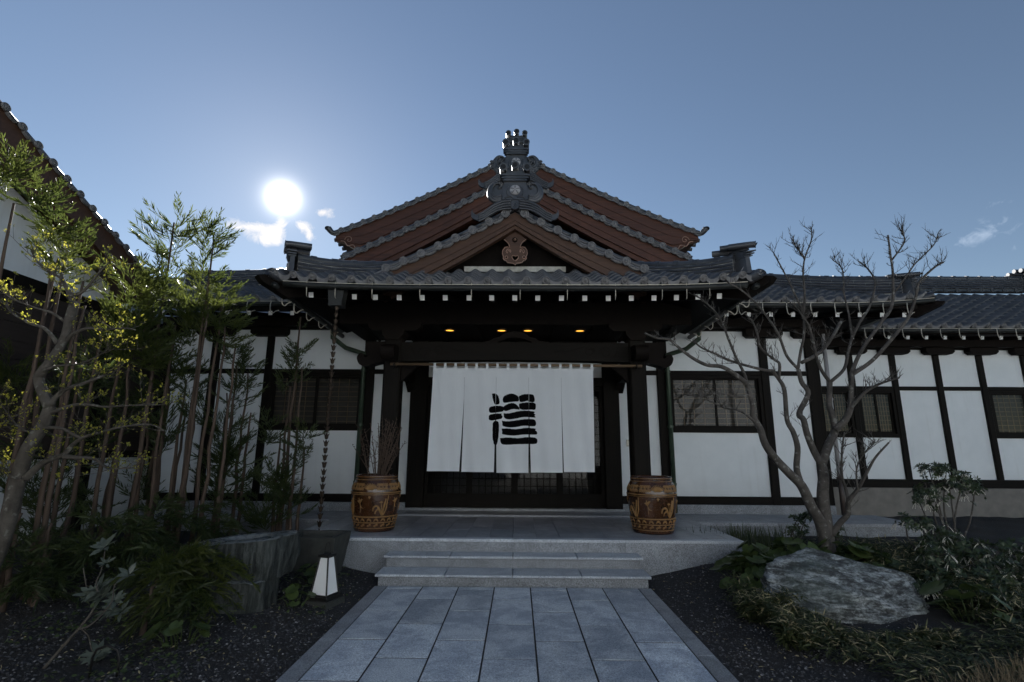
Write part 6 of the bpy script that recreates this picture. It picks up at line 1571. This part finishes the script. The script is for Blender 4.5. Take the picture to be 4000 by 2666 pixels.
pieris('broad pieris bush with white flower clusters behind the boulder', (4.0, 5.6), [hd(q7, 1700, 860, 5.5, .19, 22), hd(q7, 1850, 800, 5.7, .21, 24), hd(q7, 1960, 880, 5.6, .20, 22), hd(q7, 1800, 960, 5.4, .20, 22), hd(q7, 1950, 1000, 5.3, .20, 22), hd(q7, 1720, 1000, 5.3, .16, 16), hd(q7, 1880, 1080, 5.1, .20, 20), hd(q7, 1650, 1040, 5.2, .12, 10)], 23, .06)
pieris('pieris bush at the right picture edge with pale flowers', (4.75, 5.2), [hd(q7, 2080, 830, 5.6, .21, 22), hd(q7, 2180, 900, 5.4, .22, 22), hd(q7, 2080, 960, 5.3, .20, 20), hd(q7, 2190, 1010, 5.2, .20, 20), hd(q7, 2100, 1070, 5.0, .18, 16), hd(q7, 2200, 800, 5.9, .2, 18)], 24, .06)

# small evergreen by the tree foot
def bushy(label, name, base, heads, seed, mat, L, Wd, group=None):
    rg = np.random.default_rng(seed); rr_ = random.Random(seed); t = thing(name, (base[0], base[1], gz0(*base)), label, 'shrub', group); st, lf = MB(), Bag()
    for (x, y, z, r, n) in heads:
        c = Vector((x, y, z)); b = Vector((base[0], base[1], gz0(*base)-.02)); limb(st, [b, b.lerp(c, .6)+Vector((rr_.uniform(-.04, .04), 0, 0)), c], .012, .005, 6)
        for k in range(n):
            d = Vector((rr_.gauss(0, 1), rr_.gauss(0, 1), rr_.gauss(.2, .8))).normalized(); p = c+d*r*rr_.uniform(.3, 1); whorl(lf, p, (d.x, d.y, d.z+.5), 7, L, Wd, rg, .8, .1)
    st.build('stems', MAT['bark_grey'], t, smooth=True); tag(lf.build('leaves', MAT[mat], t), kind='stuff')
bushy('small dark leafed evergreen left of the bare tree trunk', 'evergreen_shrub', (3.35, 6.75), [hd(q7, 900, 640, 6.8, .09, 16), hd(q7, 955, 625, 6.8, .09, 16), hd(q7, 880, 700, 6.8, .09, 14), hd(q7, 930, 730, 6.75, .11, 16)], 31, 'leaf_glossy', .045, .02)
bushy('little evergreen sprig right of the bare tree trunk', 'evergreen_shrub', (3.95, 6.6), [hd(q7, 1140, 700, 6.6, .07, 12), hd(q7, 1130, 740, 6.6, .06, 8)], 32, 'leaf_glossy', .04, .018)

# ---- leopard plants: round leaves on stalks
def round_leaf(name='round_leaf'):
    m = MB(); n = 16; V = [(0, 0, 0)]
    for i in range(n):
        a = 2*math.pi*i/n; r = 1.0*(1-.55*math.exp(-((math.pi-abs(a-math.pi) if False else min(a, 2*math.pi-a))/.22)**2))*(1+.04*math.sin(a*7))
        V.append((-r*math.cos(a), r*math.sin(a), .13*r*r+.04*math.sin(a*3)))
    V2 = []
    for i in range(n): x, y, z = V[1+i]; V2.append((x*.55, y*.55, .03+.02*math.sin(i*1.3)))
    m.v = V+V2
    for i in range(n):
        j = (i+1) % n; m.f += [(0, 1+n+i, 1+n+j), (1+n+i, 1+i, 1+j, 1+n+j)]; m.m += [0, 0]
    return m.mesh(name, MAT['leaf_round'], smooth=True, fix=False)
RLEAF = [round_leaf(), round_leaf()]
def leopard(label, x, y, n, R_, size, seed):
    rr_ = random.Random(seed); g = gz0(x, y); t = thing('leopard_plant', (x, y, g), label, 'plant', 'leopard plants with round leaves')
    for k in range(n):
        a = rr_.uniform(0, 6.28); r = R_*math.sqrt(rr_.random()); px, py = x+r*math.cos(a), y+r*math.sin(a); h = rr_.uniform(.10, .26)*(1.15-.4*r/R_)*size/.09
        s = size*rr_.uniform(.6, 1.15); tilt = Matrix.Rotation(a+rr_.uniform(-.6, .6), 4, 'Z') @ Matrix.Rotation(rr_.uniform(.15, .75), 4, 'Y')
        lo = put('leaf', RLEAF[k % 2], t, T(px, py, gz0(px, py)+h) @ tilt @ Matrix.Diagonal((s, s, s, 1)))
        MB().tube([(x+(px-x)*.5, y+(py-y)*.5, gz0(px, py)-.01), (px-.3*(px-x), py-.3*(py-y), gz0(px, py)+h*.6), (px, py, gz0(px, py)+h)], [.005, .004, .003], 5).build('stalk', MAT['leaf_round'], t, smooth=True)
for i, (lab, x, y, n, r, s) in enumerate((
    ('leopard plant at the right corner of the porch platform', 2.72, 6.28, 44, .40, .095), ('leopard plant in front of the bare tree trunk', 3.6, 6.12, 46, .42, .11), ('leopard plant left of the boulder', 2.48, 5.78, 46, .38, .10),
    ('large leafed leopard plant behind the boulder top', 3.12, 6.25, 44, .40, .12), ('leopard plant between boulder and pieris bush', 3.85, 6.0, 20, .30, .10), ('big leaf leopard plant in the lower right among pieris', 3.85, 4.75, 9, .26, .12),
    ('leopard plant in the shade before the stone trough', -2.15, 5.95, 16, .25, .07), ('leopard plant on the dark gravel at the lower left', -2.55, 4.25, 16, .22, .075), ('small leopard plant between basin and lantern', -2.12, 5.25, 12, .2, .06))): leopard(lab, x, y, n, r, s, 40+i)

# ---- blades, bamboo grass, dry grass
def blades(name, label, cat, pts, h, w, mat, seed, lean=.35, kind=None, n_per=1, group=None):
    rg = np.random.default_rng(seed); pts = np.repeat(np.asarray(pts), n_per, 0); n = len(pts); P = np.c_[pts, ground_z(pts[:, 0], pts[:, 1])-.01]
    D = np.c_[rg.normal(0, lean, (n, 2)), np.ones(n)]; bag = Bag(); bag.add(*leaves(P, D, rg.normal(0, 1, (n, 3))+np.array([0, -1, .2]), rg.uniform(.6, 1.15, n)*h, np.full(n, w), .12, rg.uniform(.0, .3, (n, 1)))); o = bag.build(name, MAT[mat], None)
    return tag(o, label, cat, group, kind)
rg = np.random.default_rng(77)
cl = rg.normal(0, 1, (260, 2))*np.array([.28, .13])+np.array([3.05, 7.35]); blades('upright_grass', 'clump of dark upright blades beside the right end of the platform', 'grass', cl, .34, .012, 'blade_dark', 5, .10)
cl = rg.normal(0, 1, (120, 2))*np.array([.16, .12])+np.array([2.95, 6.95]); blades('tufted_grass', 'yellow green grass tuft at the platform corner below the upright blades', 'grass', cl, .26, .008, 'leaf_sasa', 6, .5)
ht = thing('horsetail_stems', (4.15, 6.9, .1), 'few thin upright horsetail stems right of the bare tree', 'plant')
for k in range(9):
    x, y = 4.02+k*.05+rnd.uniform(-.03, .03), 6.9+rnd.uniform(-.1, .1); h = rnd.uniform(.28, .5)
    MB().tube([(x, y, .08), (x+rnd.uniform(-.03, .03), y, .08+h*.5), (x+rnd.uniform(-.06, .06), y, .08+h)], [.006, .005, .003], 5).build('stem', MAT['blade_dark'], ht, smooth=True)
def sasa(name, label, regions, seed, n, mat, L=.11, Wd=.016, hmin=.02, hmax=.20, kind='stuff'):
    rg = np.random.default_rng(seed); P = []
    for (x0, x1, y0, y1, wt) in regions: k = int(n*wt); P.append(np.c_[rg.uniform(x0, x1, k), rg.uniform(y0, y1, k)])
    P = np.concatenate(P); keep = sasa_mask(P); P = P[keep]; m = len(P)
    hh = rg.uniform(hmin, hmax, m)*np.where((np.abs(P[:, 0]-3.1) < .9) & (P[:, 1] < 5), .55, 1.0)
    pos = np.c_[P, ground_z(P[:, 0], P[:, 1])+hh]
    D = np.c_[rg.normal(0, 1, (m, 2)), rg.uniform(-.35, .55, m)]
    bag = Bag(); bag.add(*leaves(pos, D, np.c_[rg.normal(0, .35, (m, 2)), np.ones(m)], rg.uniform(.55, 1.2, m)*L, rg.uniform(.7, 1.2, m)*Wd, .10, .25)); return tag(bag.build(name, MAT[mat], None), label, None, None, kind)
def sasa_mask(P):
    x, y = P[:, 0], P[:, 1]
    edge = 2.05+.45*np.sin(y*2.1+.6)*.35+(5.6-y)*.10+.12*np.sin(y*7)
    inb = (((x-3.12)/.82)**2+((y-5.42)/.54)**2 < 1) | ((np.abs(x-3.2) < .62) & (y > 4.42) & (y < 5.3))
    leo = (y > 5.62) & (x < 3.75)
    return (x > edge) & ~inb & ~leo
reg = [(2.0, 5.2, 2.9, 6.6, 1.0), (2.0, 3.4, 4.3, 5.1, .5), (3.3, 5.2, 5.0, 7.0, .5)]
sasa('bamboo_grass', 'low dark bamboo grass covering the ground round the boulder', reg, 91, 24000, 'leaf_sasa', .085, .013)
sasa('faded_bamboo_leaves', 'straw coloured withered leaves among the bamboo grass', reg, 92, 3400, 'leaf_straw', .09, .010, .08, .22)
dg = rg.uniform(0, 1, (1700, 2))*np.array([1.7, .9])+np.array([2.45, 3.25]); dg = dg[(dg[:, 0] > 2.7+.4*np.sin(dg[:, 1]*9)) & (dg[:, 1] < 3.5+.28*(dg[:, 0]-2.4))]
blades('dry_grass', 'tan dry grass in the lower right corner', None, dg, .22, .006, 'grass_dry', 8, .45, 'stuff', 2)
rgs = np.random.default_rng(55)
# low ground cover on the left
P = np.c_[rgs.uniform(-5.5, -1.75, 5200), rgs.uniform(3.2, 7.2, 5200)]; nz_ = np.sin(P[:, 0]*3.1)*np.sin(P[:, 1]*2.7+1)+rgs.normal(0, .45, 5200)
P = P[(nz_ > .15) & ~((P[:, 0] > -2.2) & (P[:, 1] < 5.0))]; m_ = len(P)
bag = Bag(); bag.add(*leaves(np.c_[P, ground_z(P[:, 0], P[:, 1])+rgs.uniform(.005, .05, m_)], np.c_[rgs.normal(0, 1, (m_, 2)), rgs.uniform(0, .6, m_)], np.c_[rgs.normal(0, .4, (m_, 2)), np.ones(m_)], rgs.uniform(.02, .05, m_), rgs.uniform(.015, .035, m_), .1, .1))
tag(bag.build('ground_cover', MAT['leaf_round'], None), 'small leafed ground cover on the dark soil at left', kind='stuff')

# ---- gravel and litter
def scatter_xy(n):
    P = np.c_[rgs.uniform(-4.6, 3.4, n), rgs.uniform(2.6, 7.4, n)]; x, y = P[:, 0], P[:, 1]
    d = np.hypot(x, y); keep = ((x < -1.6) | (x > 1.49)) & (rgs.random(n) < np.clip(5.0/d**1.1, .15, 1)) & ~((np.abs(x+.06) < 2.86) & (y > 6.69))
    return P[keep]
def stones(name, n, smin, smax, mat, label):
    P = scatter_xy(n); k = len(P); b = np.array([[1, 0, 0], [-1, 0, 0], [0, 1, 0], [0, -1, 0], [0, 0, 1], [0, 0, -1.]]); f = np.array([[0, 2, 4], [2, 1, 4], [1, 3, 4], [3, 0, 4], [2, 0, 5], [1, 2, 5], [3, 1, 5], [0, 3, 5]])
    s = rgs.uniform(smin, smax, (k, 1, 1))*rgs.uniform(.55, 1.3, (k, 6, 1)); a = rgs.uniform(0, 6.28, k); c, si = np.cos(a), np.sin(a)
    V = b[None]*s*np.array([1, 1, .6]); X = V[..., 0]*c[:, None]-V[..., 1]*si[:, None]; Y = V[..., 0]*si[:, None]+V[..., 1]*c[:, None]
    V = np.stack([X+P[:, :1], Y+P[:, 1:], V[..., 2]+ground_z(P[:, 0], P[:, 1])[:, None]+smin*.2], -1)
    tri = (np.arange(k)[:, None, None]*6+f[None]).reshape(-1, 3); o = put(name, fast_mesh(name, V.reshape(-1, 3), tris=tri, mats=[MAT[mat]])); tag(o, label, kind='stuff')
stones('gravel', 60000, .006, .014, 'gravel', 'dark crushed gravel on both sides of the path')
P = scatter_xy(2600); m_ = len(P); bag = Bag(); bag.add(*leaves(np.c_[P, ground_z(P[:, 0], P[:, 1])+.012], np.c_[rgs.normal(0, 1, (m_, 2)), rgs.normal(0, .2, m_)], np.c_[rgs.normal(0, .5, (m_, 2)), np.ones(m_)], rgs.uniform(.01, .045, m_), rgs.uniform(.004, .014, m_), .2, .2))
tag(bag.build('leaf_litter', MAT['leaf_straw'], None), 'scattered dry leaf bits on the gravel', kind='stuff')
# far stone slabs on the annex gravel
for lab, x, y, w, d_ in (('small square stepping stone beside the annex shrub', 7.55, 9.2, .35, .3), ('long pale stone slab at the right edge by the annex', 8.9, 9.05, 1.3, .35)):
    tag(MB().bevbox(x-w/2, x+w/2, y-d_/2, y+d_/2, .05, .19, .015).build('stone_slab', MAT['granite_step'], fix=False), lab, 'slab')
